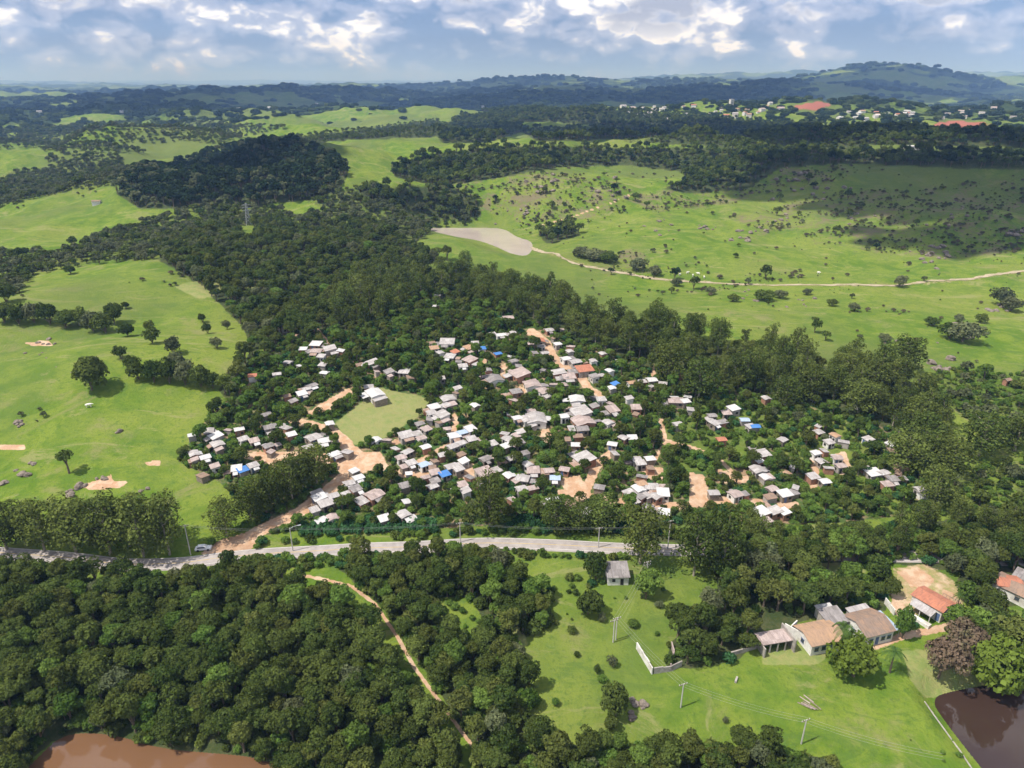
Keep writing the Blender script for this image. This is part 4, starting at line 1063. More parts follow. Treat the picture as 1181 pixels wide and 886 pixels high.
# scattered bushes and tussocks on the right hillside and the pastures
HILLP = [[(430, 222), (560, 195), (720, 185), (900, 180), (1250, 182), (1250, 440), (1060, 425), (880, 395), (700, 350), (620, 285), (560, 246)]]
def sparse(lo, seed, rk=0.0):
    def k(r):
        g2 = np.random.default_rng(seed)
        px, py, _ = px_of(r)
        nn = W40(r[:, 0] + 100, r[:, 1]) * 0.5 + W120(r[:, 0], r[:, 1] + 50) * 0.6
        pr = ss(nn, lo, lo + 1.1) * 0.5 + look(m_rocky, px, py) * rk
        return (g2.random(len(r)) < pr) & (look(m_keepout, px, py) < 0.2)
    return k
W18 = Waves(26, 77, 12)
def clusters(r):
    g2 = np.random.default_rng(71); px, py, _ = px_of(r)
    k = W18(r[:, 0], r[:, 1]) * 0.6 + W120(r[:, 0], r[:, 1] + 50) * 0.45 + look(m_rocky, px, py) * 1.1
    return (g2.random(len(r)) < ss(k, 0.75, 1.5) * 0.8 + 0.03) & (look(m_keepout, px, py) < 0.2)
q = Pool(); hp = grid_in(HILLP, 3.9, 31, keep=clusters); q.add(hp, 0.10 + 0.55 * np.random.default_rng(72).random(len(hp)) ** 2.5, SCRUBP + BROWNP * 3, 'h', 31); q.add(grid_in(HILLP, 30, 32, keep=sparse(0.2, 2, 0.1)), (0.6, 1.2), FARP, 'h', 32)
scatter_stuff('hillside_scrub', q.it)
LEFTP = [[(-50, 215), (140, 185), (150, 215), (60, 240), (-50, 250)], [(20, 340), (190, 300), (290, 330), (300, 400), (255, 450), (200, 460), (60, 520), (-50, 500), (-50, 380)], [(-50, 480), (250, 470), (240, 500), (210, 535), (260, 570), (230, 600), (-50, 600)]]
q = Pool(); q.add(grid_in(LEFTP, 6.0, 33, keep=sparse(0.45, 3)), (0.12, 0.5), SCRUBP + BROWNP * 2, 'l', 33); scatter_stuff('pasture_scrub', q.it)
# far country: clumps of wood on the hills beyond the town
FARX, FARN = [], np.random.default_rng(44)
d = np.exp(FARN.uniform(math.log(1700), math.log(9000), 26000)); a = FARN.uniform(R(-42), R(42), 26000)
X, Y = d * np.sin(a), d * np.cos(a)
nf = W380(X, Y) * 0.5 + W1200(X + 3000, Y) * 0.6 + W4500(X, Y + 900) * 0.35
ok = (FARN.random(26000) < ss(nf, -0.35, 0.3) * 0.9 + 0.04)
X, Y = X[ok], Y[ok]; Z = H(X, Y)
px, py, _ = project(X, Y, Z)
ok = (look(m_red, px, py) < 0.1)
q = Pool(); pts = np.stack([X, Y, Z], 1)[ok]; dd = np.hypot(pts[:, 0], pts[:, 1])
q.add(pts, np.clip(dd / 3500, 0.35, 1.6) * FARN.uniform(0.6, 1.3, len(pts)), CLUMPP, 'f', 45); scatter_stuff('far_woods', q.it)

# ---------------------------------------------------------------- buildings
def house(name, p, L, W, rz, hw, pitch, roofm, wallm, label, cat='house', kind='gable', over=0.35, openings=(), group=None, frame=None):
    """walls, roof and openings of one building; ridge along L"""
    o = tag(empty(name, tuple(p), rz), label, cat, group)
    b = MB(); rise = math.tan(R(pitch)) * W / 2
    x, y = L / 2, W / 2; z0 = -1.2
    if kind == 'gable':
        pts = [(-x, -y, z0), (x, -y, z0), (x, y, z0), (-x, y, z0), (-x, -y, hw), (x, -y, hw), (x, y, hw), (-x, y, hw), (-x, 0, hw + rise), (x, 0, hw + rise)]
        b.add(pts, [(0, 1, 5, 4), (2, 3, 7, 6), (1, 2, 6, 9, 5), (3, 0, 4, 8, 7), (4, 5, 9, 8), (6, 7, 8, 9), (3, 2, 1, 0)])
        r = MB(); t = 0.07; e = over; dz = math.tan(R(pitch)) * e
        for s in (-1, 1):
            q = [(-x - e, s * (y + e), hw - dz + 0.01), (x + e, s * (y + e), hw - dz + 0.01), (x + e, 0, hw + rise + 0.01), (-x - e, 0, hw + rise + 0.01)]
            if s > 0: q = q[::-1]
            r.hexa(q, [(a, c, d + t + 0.03) for a, c, d in q])
    elif kind == 'mono':
        hb = hw + math.tan(R(pitch)) * W
        b.hexa([(-x, -y, z0), (x, -y, z0), (x, y, z0), (-x, y, z0)], [(-x, -y, hw), (x, -y, hw), (x, y, hb), (-x, y, hb)])
        r = MB(); e = over; dz = math.tan(R(pitch)) * e
        q = [(-x - e, -y - e, hw - dz + 0.01), (x + e, -y - e, hw - dz + 0.01), (x + e, y + e, hb + dz + 0.01), (-x - e, y + e, hb + dz + 0.01)]
        r.hexa(q, [(a, c, d + 0.09) for a, c, d in q])
    b.build('wall', wallm, o)
    r.build('roof', roofm, o)
    for (side, t, w, h, z, mt, nm) in openings:
        m = MB()
        if side in 'fb':
            sgn = -1 if side == 'f' else 1
            m.box((t * L, sgn * (y + 0.015), z + h / 2), (w, 0.09, h))
        else:
            sgn = -1 if side == 'l' else 1
            m.box((sgn * (x + 0.015), t * W, z + h / 2), (0.09, w, h))
        q = m.build(nm, mt, o)
        if frame is not None and nm == 'window':
            fr = MB()
            for k in (0, 1):
                zz = z - 0.05 if k == 0 else z + h + 0.05
                if side in 'fb': fr.box((t * L, sgn * (y + 0.03), zz), (w + 0.2, 0.14, 0.1))
                else: fr.box((sgn * (x + 0.03), t * W, zz), (0.14, w + 0.2, 0.1))
            fr.build('sill', frame, q)
    return o

RT_MAT = {'F': (M_FIBRE, 'pale'), 'W': (M_WHITEROOF, 'white'), 'g': (M_OLDFIBRE, 'dark grey'), 'p': (M_PINKISH, 'pinkish'), 'r': (M_TILE, 'red'), 'b': (M_BLUE, 'blue tarp'), 't': (M_TAN, 'tan'), 'l': (M_PALEBLUE, 'light blue')}
LANDMARKS = [("by the upper left dirt path", 370, 405), ("above the bare orchard yard", 345, 455), ("at the left tip of the village", 245, 515), ("around the left dirt yard", 305, 520), ("between dirt square and football field", 370, 508),
    ("beside the shaded entry road", 376, 585), ("just below the dirt square", 415, 560), ("right of the football field", 505, 475), ("above the football field", 440, 430), ("in the leafy upper quarter", 530, 408), ("at the foot of the grove", 560, 368),
    ("along the sandy upper street", 650, 412), ("on the small loop lane", 592, 440), ("at the bottom of the upper street", 692, 465), ("in the crowded middle rows", 655, 482), ("along the slanting middle lane", 510, 512), ("below the slanting middle lane", 515, 545),
    ("in the central thicket", 592, 508), ("above the lower orange street", 600, 550), ("at the orange street fork", 662, 540), ("on the long orange street", 742, 566), ("under the grove's big trees", 772, 460), ("on the upper right slope", 835, 482),
    ("in the right hand gardens", 950, 512), ("at the orange street's right end", 882, 555), ("by the rightmost clearing", 1020, 545), ("between hedge and orange street", 650, 588), ("just above the roadside hedge", 455, 592), ("amid gardens right of the middle", 725, 512)]
ORD = ['', 'second', 'third', 'fourth', 'fifth', 'sixth', 'seventh', 'eighth']
recs = []
for tok in SHACKS.split():
    a, b, w, t = tok.split(','); a, b, w = float(a), float(b), float(w)
    lm = min(LANDMARKS, key=lambda q: (q[1] - a) ** 2 + 1.6 * (q[2] - b) ** 2)[0]
    size = 'small' if w < 11 else ('large' if w >= 17 else 'mid sized')
    recs.append([a, b, w, t, (size + ' ' + RT_MAT[t][1] + ' roofed shack ' + lm)])
by = {}
for r_ in recs: by.setdefault(r_[4], []).append(r_)
for k, l in by.items():
    l.sort(key=lambda q: q[0])
    if len(l) > 1:
        for i, q in enumerate(l): q[4] = k + (', ' + ('leftmost' if i == 0 else ('rightmost' if i == len(l) - 1 else ORD[i] + ' from left')) + ' such')
HXY, g4 = [], np.random.default_rng(5)
def style(a, b):
    if a < 600 and b > 438: return g4.choice([R(34), R(34 - 90)], p=[.75, .25])
    if 555 < a < 720 and b < 500: return g4.choice([R(20), R(-70)])
    if a > 800: return g4.choice([R(8), R(-75), R(25)])
    return g4.choice([R(15), R(-60), R(-10)])
for a, b, w, t, lb in recs:
    p = P(a, b + 1); s = mpp(p); el = math.atan2(120, np.hypot(p[0], p[1]))
    p = P(a, b + 2.3 * math.cos(el) / s); s = mpp(p)
    rz = style(a, b) + g4.normal() * R(7)
    asp = g4.uniform(0.7, 1.05)
    L = 0.88 * w * s / (abs(math.cos(rz)) + asp * 0.75 * abs(math.sin(rz))); W = max(L * asp, 2.4)
    L = max(L, 2.8); hw = g4.uniform(1.9, 2.35)
    wm = [M_GREYWALL, M_PLASTER, M_BRICK, M_WOOD][g4.choice(4, p=[.33, .27, .25, .15])]
    op = []
    if w >= 9:
        op = [('f', -0.2, 0.85, 1.75, 0.02, [M_DARK, M_BLUEPAINT, M_WOOD][g4.choice(3)], 'door'), ('f', 0.24, 0.9, 0.8, 0.8, M_DARK, 'window'), ('r' if rz < 0 else 'l', 0.1, 0.9, 0.8, 0.8, M_DARK, 'window')]
    kd = 'gable' if g4.random() < 0.6 else 'mono'
    o = house('shack', p, L, W, rz, hw, g4.uniform(5, 10) if kd == 'mono' else g4.uniform(9, 15), RT_MAT[t][0], wm, lb, 'shack', kd, 0.3, op, 'shacks of the village')
    if w >= 11 and g4.random() < 0.85:        # a lower lean-to against one wall
        m = MB(); sg = g4.choice([-1, 1]); ll = L * g4.uniform(0.45, 0.8); dd = W * g4.uniform(0.35, 0.55); off = g4.uniform(-0.2, 0.2) * L
        y0, y1 = sg * (W / 2 + 0.33), sg * (W / 2 + dd + 0.33)
        q = [(off - ll / 2, y0, hw - 0.22), (off + ll / 2, y0, hw - 0.22), (off + ll / 2, y1, hw - 0.6), (off - ll / 2, y1, hw - 0.6)]
        if sg < 0: q = q[::-1]
        q = q[::-1] if False else q
        m.hexa(q, [(x_, y_, z_ + 0.08) for x_, y_, z_ in q])
        m.build('lean_to_roof', [M_FIBRE, M_OLDFIBRE, M_RUSTY, M_WHITEROOF][g4.choice(4)], o)
        for xx in (off - ll / 2 + 0.15, off + ll / 2 - 0.15):
            pz = MB(); pz.tube((xx, y1 - sg * 0.15, -1), (xx, y1 - sg * 0.15, hw - 0.6), 0.06); pz.build('post', M_WOOD, o)
    if w >= 13:                                # an annexe across one end
        m = MB(); sx = g4.choice([-1, 1]); la = g4.uniform(2.2, 3.6); wa = W * g4.uniform(0.6, 1.1); h1 = hw * g4.uniform(0.8, 0.95); yo = g4.uniform(-0.3, 0.3) * W
        x0, x1 = sx * (L / 2 + 0.36), sx * (L / 2 + 0.36 + la)
        xa, xb = min(x0, x1), max(x0, x1)
        m.hexa([(xa + .2, yo - wa / 2 + .2, -1), (xb - .2, yo - wa / 2 + .2, -1), (xb - .2, yo + wa / 2 - .2, -1), (xa + .2, yo + wa / 2 - .2, -1)], [(xa + .2, yo - wa / 2 + .2, h1 - .3), (xb - .2, yo - wa / 2 + .2, h1 - .3), (xb - .2, yo + wa / 2 - .2, h1), (xa + .2, yo + wa / 2 - .2, h1)])
        m.build('annexe_wall', [M_GREYWALL, M_BRICK, M_WOOD][g4.choice(3)], o)
        m = MB(); q = [(xa, yo - wa / 2, h1 - .29), (xb, yo - wa / 2, h1 - .29), (xb, yo + wa / 2, h1 + .04), (xa, yo + wa / 2, h1 + .04)]
        m.hexa(q, [(x_, y_, z_ + 0.08) for x_, y_, z_ in q]); m.build('annexe_roof', [M_FIBRE, M_OLDFIBRE, M_PINKISH, M_RUSTY][g4.choice(4)], o)
    HXY.append((p[0], p[1], 0.5 * math.hypot(L, W)))
for k, (a, b, w, t, lb) in enumerate(recs):
    if w < 9 or g4.random() > 0.62: continue
    h = HXY[k]; th = g4.uniform(0, 6.28); dd = h[2] + g4.uniform(1.6, 4.0); x, y = h[0] + dd * math.cos(th), h[1] + dd * math.sin(th)
    if min(math.hypot(x - q[0], y - q[1]) - q[2] for q in HXY) < 1.4: continue
    ll = g4.uniform(1.8, 3.4)
    house('makeshift_shed', (x, y, float(H(x, y))), ll, ll * g4.uniform(.6, .9), g4.uniform(0, 3.1), g4.uniform(1.6, 2.0), g4.uniform(5, 10), [M_FIBRE, M_OLDFIBRE, M_PINKISH, M_WHITEROOF, M_BROWNROOF][g4.choice(5)],
          [M_WOOD, M_BRICK, M_GREYWALL][g4.choice(3)], 'small makeshift shed with a sheet roof squeezed in beside a bigger shack', 'shed', 'mono', 0.2, (), 'makeshift sheds of the village')
    HXY.append((x, y, ll * 0.55))
HXY = np.array(HXY)

# farm houses by the dark pond
def near(name, px, py, L, W, rz, hw, pitch, roofm, wallm, label, cat='house', **k):
    p = P(px, py)
    HXY_NEAR.append((p[0], p[1], 0.5 * math.hypot(L, W)))
    return house(name, p, L, W, R(rz), hw, pitch, roofm, wallm, label, cat, **k), p
HXY_NEAR = []
win = lambda s, t, z=1.0, w=1.0, h=1.0: (s, t, w, h, z, M_GLASS, 'window')
door = lambda s, t, m=M_BLUEPAINT: (s, t, 0.9, 2.1, 0.05, m, 'door')
o, p = near('farm_house', 943, 741, 8.4, 6.4, 14, 2.9, 17, M_TAN, M_PLASTER, 'long white farm house with a faded orange tiled roof behind the yellow green tree',
            openings=[win('f', -0.34), win('f', -0.12), door('f', 0.06), win('f', 0.3), win('l', 0.0)], frame=M_BLUEPAINT)
o2 = house('outbuilding', P(958, 722), 4.8, 4.2, R(14), 2.8, 9, M_OLDFIBRE, M_GREYWALL, 'dark grey roofed outbuilding behind the orange tiled farm house', 'outbuilding', 'mono', openings=[win('l', 0)])
o3 = house('outbuilding', P(950, 713), 3.6, 2.4, R(14), 2.7, 5, M_WHITEROOF, M_PLASTER, 'small white roofed outbuilding topping the dark grey one by the wood', 'outbuilding', 'mono')
o, p = near('farm_house', 999, 730, 7.6, 7.4, 17, 3.1, 19, M_BROWNROOF, M_PLASTER, 'white farm house with a rusty brown roof and dark blue windows above the driveway',
            openings=[win('f', -0.3, 0.9), door('f', -0.08), win('f', 0.14, 0.9), win('f', 0.36, 0.9), win('l', 0.05)], frame=M_BLUEPAINT)
m = MB(); q = [(4.1, -3.4, 2.35), (6.2, -3.4, 2.2), (6.2, 3.0, 2.5), (4.1, 3.0, 2.65)]; m.hexa(q, [(a, b, c + 0.09) for a, b, c in q]); m.build('carport_roof', M_PALEBLUE, o)
for yy in (-3.2, 0, 2.8):
    m = MB(); m.tube((6.05, yy, -0.8), (6.05, yy, 2.3), 0.07); m.build('carport_post', M_STEEL, o)
house('outbuilding', P(990, 716), 5.2, 3.0, R(17), 2.6, 7, M_FIBRE, M_GREYWALL, 'low pale roofed outbuilding against the back of the rusty roofed house', 'outbuilding', 'mono')
# the white house with terrace and orange roof
o, p = near('white_house', 1073, 703, 7.2, 5.4, -57, 3.2, 17, M_TILE, M_PLASTER, 'white house with a bright terracotta roof and terraces on the dry yard',
            openings=[door('r', 0.25), win('r', -0.2), win('b', -0.2), win('f', 0.2), win('f', -0.25), door('f', 0.4)], frame=M_BLUEPAINT)
m = MB(); q = [(-2.6, -5.6, 2.4), (2.6, -5.6, 2.2), (2.6, -3.1, 2.75), (-2.6, -3.1, 2.9)]; m.hexa(q, [(a, b, c + 0.09) for a, b, c in q]); m.build('veranda_roof', M_FIBRE, o)
for xx in (-2.4, 0, 2.4):
    m = MB(); m.tube((xx, -5.4, -0.8), (xx, -5.4, 2.2), 0.08); m.build('veranda_post', M_PLASTER, o)
m = MB(); m.box((0, -6.4, -0.1), (6.6, 1.3, 1.5)); m.build('terrace', M_PLASTER, o)
m = MB(); m.box((1.5, 4.6, 0.0), (4.6, 3.6, 1.4)); m.build('terrace', M_GREYWALL, o)
m = MB()
for xx in np.linspace(-0.6, 3.6, 6): m.tube((xx, 6.3, 0.7), (xx, 6.3, 1.75), 0.05)
m.tube((-0.6, 6.3, 1.75), (3.6, 6.3, 1.75), 0.06); m.tube((3.6, 2.9, 1.75), (3.6, 6.3, 1.75), 0.06); m.tube((3.6, 2.9, 0.7), (3.6, 2.9, 1.75), 0.05)
m.build('railing', M_WOOD, o)
near('villa', 1168, 686, 8.2, 6.4, -52, 2.8, 15, M_BROWNROOF, M_PLASTER, 'large house with a pale brown roof cut by the right picture edge', openings=[win('l', 0.2), win('f', 0.2), win('b', 0.1), door('r', 0)], frame=M_WOOD)
house('outbuilding', P(1158, 681), 5.6, 4.4, R(-10), 3.0, 16, M_TILE, M_PLASTER, 'bright orange tiled annexe adjoining the pale brown roofed house', 'outbuilding', openings=[win('f', 0.2)])
house('outbuilding', P(1178, 676), 4.0, 3.4, R(-50), 3.0, 10, M_OLDFIBRE, M_GREYWALL, 'grey roofed lean-to behind the orange tiled annexe', 'outbuilding', 'mono')
house('shed', P(1117, 648), 6, 3.2, R(-10), 2.3, 8, M_OLDFIBRE, M_GREYWALL, 'dark grey shed roof half hidden in the trees above the white house', 'shed', 'mono')
# open walled shed left of the farm houses
p = P(893, 748); o = tag(empty('ruined_shed', tuple(p), R(12)), 'open fronted grey shed with a flat slab roof left of the farm houses', 'shed')
m = MB(); m.box((0, 0.9, 2.55), (7.6, 3.9, 0.18)); m.build('roof', M_PINKISH, o)
m = MB(); m.box((-3.7, 0.4, 0.75), (0.25, 5.0, 3.4)); m.box((3.75, 0.9, 1.3), (0.25, 5.8, 4.2)); m.box((0, 2.8, 0.7), (7.1, 0.22, 3.2)); m.build('wall', M_GREYWALL, o)
for xx in (-1.8, 0.1, 2.0):
    m = MB(); m.box((xx, -0.9, 0.8), (0.28, 0.28, 3.3)); m.build('pillar', M_GREYWALL, o)
p = P(920, 738); o = tag(empty('broken_wall', tuple(p), R(-48)), 'tall broken white wall between the grey shed and the orange tiled house', 'wall')
m = MB(); m.box((0, 0, 0.7), (7.0, 0.25, 3.6)); m.box((-2.0, 1.4, 0.9), (0.25, 2.6, 3.8)); m.build('wall', M_PLASTER, o)
# ruins in the meadow
def wall_run(name, px_pts, h, t, mat, label, cat='wall'):
    pts = [P(a, b) for a, b in px_pts]
    m = MB(); c = pts[0]
    for k, (a, b) in enumerate(zip(pts[:-1], pts[1:])):
        d = b - a; L = np.hypot(d[0], d[1]); n = max(1, int(L / 1.5)); rz = math.atan2(d[1], d[0])
        for i in range(n):
            q = a + d * (i + 0.5) / n; hh = h * g4.uniform(0.82, 1.04)
            m.box((q[0] - c[0], q[1] - c[1], float(H(q[0], q[1])) - c[2] + hh / 2 - 0.3), (L / n - 0.003 + (0.0 if n > 1 else 0), t, hh + 0.6), rz)
    return tag(m.build(name, mat, None, tuple(c)), label, cat)
wall_run('boundary_wall', [(734, 748), (752, 778)], 2.0, 0.25, M_PLASTER, 'long white wall running down the meadow from the ruin by the footpath')
wall_run('ruined_wall', [(754, 777), (774, 774), (786, 768)], 1.7, 0.25, M_GREYWALL, 'dark grey ruined wall meeting the white wall at the meadow ruin')
wall_run('ruined_wall', [(773, 772), (777, 756), (774, 745)], 1.5, 0.25, M_PINKISH, 'crumbling pinkish wall stub rising behind the dark grey ruin')
wall_run('ruined_wall', [(835, 758), (858, 752), (872, 748)], 1.0, 0.3, M_GREYWALL, 'low crumbling wall at the foot of the wood left of the open grey shed')
wall_run('garden_wall', [(1020, 696), (1031, 710)], 1.8, 0.2, M_PLASTER, 'white garden wall between the rusty roofed house and the terrace house')
wall_run('pond_bank', [(1066, 809), (1108, 868), (1148, 930)], 0.22, 0.25, M_GREYWALL, 'thin grey edging along the meadow side of the dark pond', 'edging')
wall_run('garden_wall', [(848, 788), (850, 782)], 0.5, 0.4, M_GREYWALL, 'fallen pale wall pieces in the grass below the wood')
# hut by the road
o, p = near('ruined_hut', 711, 668, 5.2, 4.6, 2, 2.5, 12, M_OLDFIBRE, M_PLASTER, 'small white ruined hut with a collapsed brown roof just below the road', kind='mono',
            openings=[('f', -0.22, 0.8, 0.9, 1.0, M_DARK, 'window'), ('f', 0.18, 0.8, 1.9, 0.0, M_DARK, 'door')])
m = MB(); q = [(-2.6, 2.5, 1.7), (1.8, 2.6, 1.4), (2.0, 5.6, 0.5), (-2.4, 5.6, 0.8)]; m.hexa(q, [(a, b, c + 0.1) for a, b, c in q]); m.build('fallen_roof', M_BROWNROOF, o)
m = MB(); m.box((-1.9, 5.2, 0.4), (1.6, 0.25, 2.0)); m.build('wall_stub', M_BRICK, o)
# distant town and farms
TOWN = [('town_house', 'small pale house in the hillside town below the far green hill', 'houses of the hillside town', 715, 770, 124, 140, 18, 'FpgtF'),
        ('town_house', 'small house in the middle of the far town near the white tower', 'houses around the white tower', 780, 920, 118, 136, 22, 'FptrF'),
        ('town_house', 'white house in the bright terrace row right of the red clearing', 'white houses of the far terrace', 966, 1054, 129, 139, 24, 'WFWFtr'),
        ('town_house', 'dim house of the far suburb above the red field', 'houses of the far suburb', 1060, 1175, 126, 138, 10, 'gFpg'),
        ('farm_building', 'pale farm building on the distant left hills', 'farm buildings on the distant hills', 20, 420, 118, 146, 8, 'WF')]
g5 = np.random.default_rng(9)
protoT = {}
for nm, lb, gr, x0, x1, y0, y1, n, ty in TOWN:
    for i in range(n):
        p = P(g5.uniform(x0, x1), g5.uniform(y0, y1)); t = ty[g5.integers(len(ty))]; k = g5.uniform(0.6, 1.15)
        key = (nm, t)
        if key not in protoT:
            me = bpy.data.meshes.new(nm); x, y, h, r = 6.0, 4.5, 3.6, 1.4
            me.from_pydata([(-x, -y, -3), (x, -y, -3), (x, y, -3), (-x, y, -3), (-x, -y, h), (x, -y, h), (x, y, h), (-x, y, h), (-x, 0, h + r), (x, 0, h + r),
                            (-x - .4, -y - .5, h - .15), (x + .4, -y - .5, h - .15), (x + .4, 0, h + r + .12), (-x - .4, 0, h + r + .12), (x + .4, y + .5, h - .15), (-x - .4, y + .5, h - .15)], [],
                           [(0, 1, 5, 4), (2, 3, 7, 6), (1, 2, 6, 9, 5), (3, 0, 4, 8, 7), (10, 11, 12, 13), (13, 12, 14, 15)])
            me.materials.append(M_PLASTER); me.materials.append(RT_MAT[t][0])
            for f_ in me.polygons: f_.material_index = 1 if f_.index > 3 else 0
            protoT[key] = me
        o = link(nm, protoT[key], None, tuple(p), g5.uniform(-0.6, 0.6)); o.scale = (k, k, k * g5.uniform(0.9, 1.6))
        tag(o, lb, 'house', gr)
def tower(px, py, w, h, label, name, cat):
    p = P(px, py); s = mpp(p); o = tag(empty(name, tuple(p), 0.3), label, cat)
    m = MB(); m.box((0, 0, h * s / 2 - 2), (w * s, w * s * 0.8, h * s + 4)); m.build('wall', M_PLASTER, o)
    m = MB(); m.box((0, 0, h * s + 0.5), (w * s * 1.06, w * s * 0.86, 1.0)); m.build('roof', M_WHITEROOF, o)
    m = MB()
    for i in range(5): m.box((0, -w * s * 0.4 - 0.02, (i + 0.6) * h * s / 5.6), (w * s * 0.7, 0.1, 1.2))
    m.build('window', M_GLASS, o)
tower(843, 124, 4.4, 8.5, 'tall white block standing above the far town', 'white_tower', 'tower')
tower(557, 127, 2.6, 4.5, 'tiny white tower on the wooded crest left of the far town', 'white_tower', 'tower')
p = P(1054, 172); s = mpp(p); house('long_shed', p, 25 * s, 8 * s, R(-8), 3.2 * s, 12, M_WHITEROOF, M_PLASTER, 'long white roofed farm shed on the dark slope below the far town', 'shed', openings=[('f', -0.3, 3, 3, 0, M_DARK, 'door'), ('f', 0.2, 3, 3, 0, M_DARK, 'door')])
p = P(1058, 177); house('long_shed', p, 14 * s, 4 * s, R(-8), 2.4 * s, 12, M_PALEBLUE, M_PLASTER, 'shorter shed in front of the long white farm shed', 'shed')
p = P(1160, 444); s = mpp(p); house('brick_shed', p, 7 * s, 5 * s, R(20), 2.4, 30, M_BROWNROOF, M_BRICK, 'dark reddish shed alone on the scrubby slope by the right edge', 'shed', openings=[('f', 0.1, 1, 2, 0, M_DARK, 'door')])
p = P(112, 236); s = mpp(p); house('farm_building', p, 9 * s, 5 * s, R(10), 3.0, 20, M_BROWNROOF, M_PLASTER, 'small brown roofed farm house on the left slope below the dark grove', 'house')
p = P(437, 299); s = mpp(p); house('forest_cabin', p, 8 * s, 5 * s, R(10), 3.2, 15, M_WHITEROOF, M_PLASTER, 'white roofed cabin alone in the woods left of the lake', 'cabin')

# ---------------------------------------------------------------- village plants
allh = np.vstack([HXY, np.array(HXY_NEAR)])
def clear_of_houses(pad, front, lat=0.75, seed=0, chance=0.8):
    def k(r):
        g6 = np.random.default_rng(seed); ok = np.ones(len(r), bool)
        for hx, hy, hr in allh:
            dx, dy = r[:, 0] - hx, r[:, 1] - hy; dist = np.hypot(dx, dy)
            ok &= dist > hr * 0.82 + pad
            u = np.array([-hx, -hy]) / math.hypot(hx, hy)
            al = dx * u[0] + dy * u[1]; la = np.abs(-dx * u[1] + dy * u[0])
            ok &= ~((al > 0) & (al < hr + front) & (la < hr * lat) & (g6.random(len(r)) < chance))
        px, py, _ = px_of(r)
        ok &= g6.random(len(r)) > 0.25 * look(m_grassy, px, py)
        return ok & (look(m_keepout, px, py) < 0.3) & (look(m_dry, px, py) < 0.3)
    return k
shrubs = Pool()
shrubs.add(grid_in(VILLAGE, 2.5, 51, keep=clear_of_houses(-0.1, 1.2, 0.6, 1, 0.5)), (0.45, 1.15), BUSHP, 'v', 51)
gt = Pool(); gt.add(grid_in(VILLAGE, 5.4, 52, keep=clear_of_houses(1.2, 5.0, 0.85, 2, 0.85)), (0.36, 0.8), broadp, 'garden', 52, [.1, .1, .1, .15, .3, .08, .05, .07, .05])
GROUPS['garden'] = ('garden tree growing between the shacks of the village', 'garden trees among the shacks')
ba = Pool(); ba.add(grid_in(VILLAGE, 9.0, 53, keep=clear_of_houses(0.8, 3.5, 0.8, 3, 0.9)), (0.6, 1.1), BANANAP, 'banana', 53)
GROUPS['banana'] = ('banana plant with broad bright leaves in a village garden', 'banana plants in the gardens')
VERGE = [[(300, 628), (420, 618), (560, 612), (740, 612), (900, 614), (1181, 600), (1260, 600), (1260, 640), (1000, 642), (880, 640), (790, 622), (735, 618), (560, 618), (420, 624), (330, 630)]]
shrubs.add(grid_in(VERGE, 2.2, 54, keep=not_on(m_keepout, 0.4)), (0.6, 1.2), BUSHP, 'verge', 54)
shrubs.add(grid_in([[(215, 640), (300, 600), (380, 555), (392, 560), (320, 610), (290, 640)]], 2.4, 55, keep=not_on(m_keepout, 0.3)), (0.6, 1.2), BUSHP, 'verge', 55)
shrubs.add(grid_in([[(265, 648), (400, 641), (480, 638), (560, 635), (725, 641), (725, 648), (560, 643), (400, 656), (300, 660)]], 2.1, 66, keep=not_on(m_keepout, 0.75)), (0.5, 1.1), BUSHP, 'verge', 66)
MEADOW = [[(600, 650), (690, 652), (820, 665), (830, 690), (770, 740), (770, 770), (860, 775), (940, 770), (1040, 775), (1066, 810), (1140, 880), (1000, 880), (960, 870), (640, 850), (605, 830), (620, 800), (600, 745), (640, 722)]]
mk = clear_of_houses(0.6, 1, 0.5, 5)
shrubs.add(grid_in(MEADOW, 4.5, 56, keep=lambda r: mk(r) & (W40(r[:, 0], r[:, 1]) + W18(r[:, 0], r[:, 1]) * 0.8 + np.random.default_rng(3).normal(size=len(r)) * 0.5 > 1.0)), (0.12, 0.5), [BUSHP[0], BUSHP[1], BUSHP[4], BUSHP[6]], 'meadow', 56)
shrubs.add(grid_in(WOOD_CLEAR[2:], 3.0, 57), (0.4, 0.8), [BUSHP[0], BUSHP[1]], 'wood', 57)
shrubs.add(grid_in([[(1030, 715), (1095, 706), (1098, 720), (1060, 728), (1032, 732)], [(930, 690), (1000, 690), (1000, 700), (930, 702)], [(700, 670), (690, 690), (610, 700), (612, 680), (680, 662)]], 3.2, 58, keep=clear_of_houses(0.5, 1.5, 0.5, 6)), (0.4, 0.9), BUSHP, 'yard', 58)
shrubs.add(grid_in([[(1106, 664), (1150, 660), (1148, 722), (1112, 714), (1102, 690)], [(1034, 652), (1100, 650), (1108, 664), (1060, 660)], [(905, 700), (1030, 690), (1030, 700), (905, 712)]], 2.6, 65, keep=clear_of_houses(0.4, 1.2, 0.5, 9)), (0.5, 1.1), BUSHP, 'yard', 65)
shrubs.add(grid_in([[(352, 482), (378, 486), (416, 458), (410, 450), (380, 476)], [(362, 466), (404, 444), (400, 440), (356, 462)]], 2.2, 59), (0.7, 1.1), [BUSHP[2], BUSHP[5]], 'yard', 59)
shrubs.add(grid_in(WOOD_RIGHT + [[(840, 690), (930, 650), (1100, 640), (1200, 645), (1200, 720), (1040, 700)]], 3.6, 60, keep=clear_of_houses(0.5, 2, 0.5, 7)), (0.5, 1.1), BUSHP, 'yard', 60)
shrubs.add(grid_in(SCRUB_RIGHT, 3.2, 61, keep=clear_of_houses(0.5, 2, 0.5, 7)), (0.4, 1.0), [BUSHP[0], BUSHP[4], BUSHP[6]], 'slope', 61)
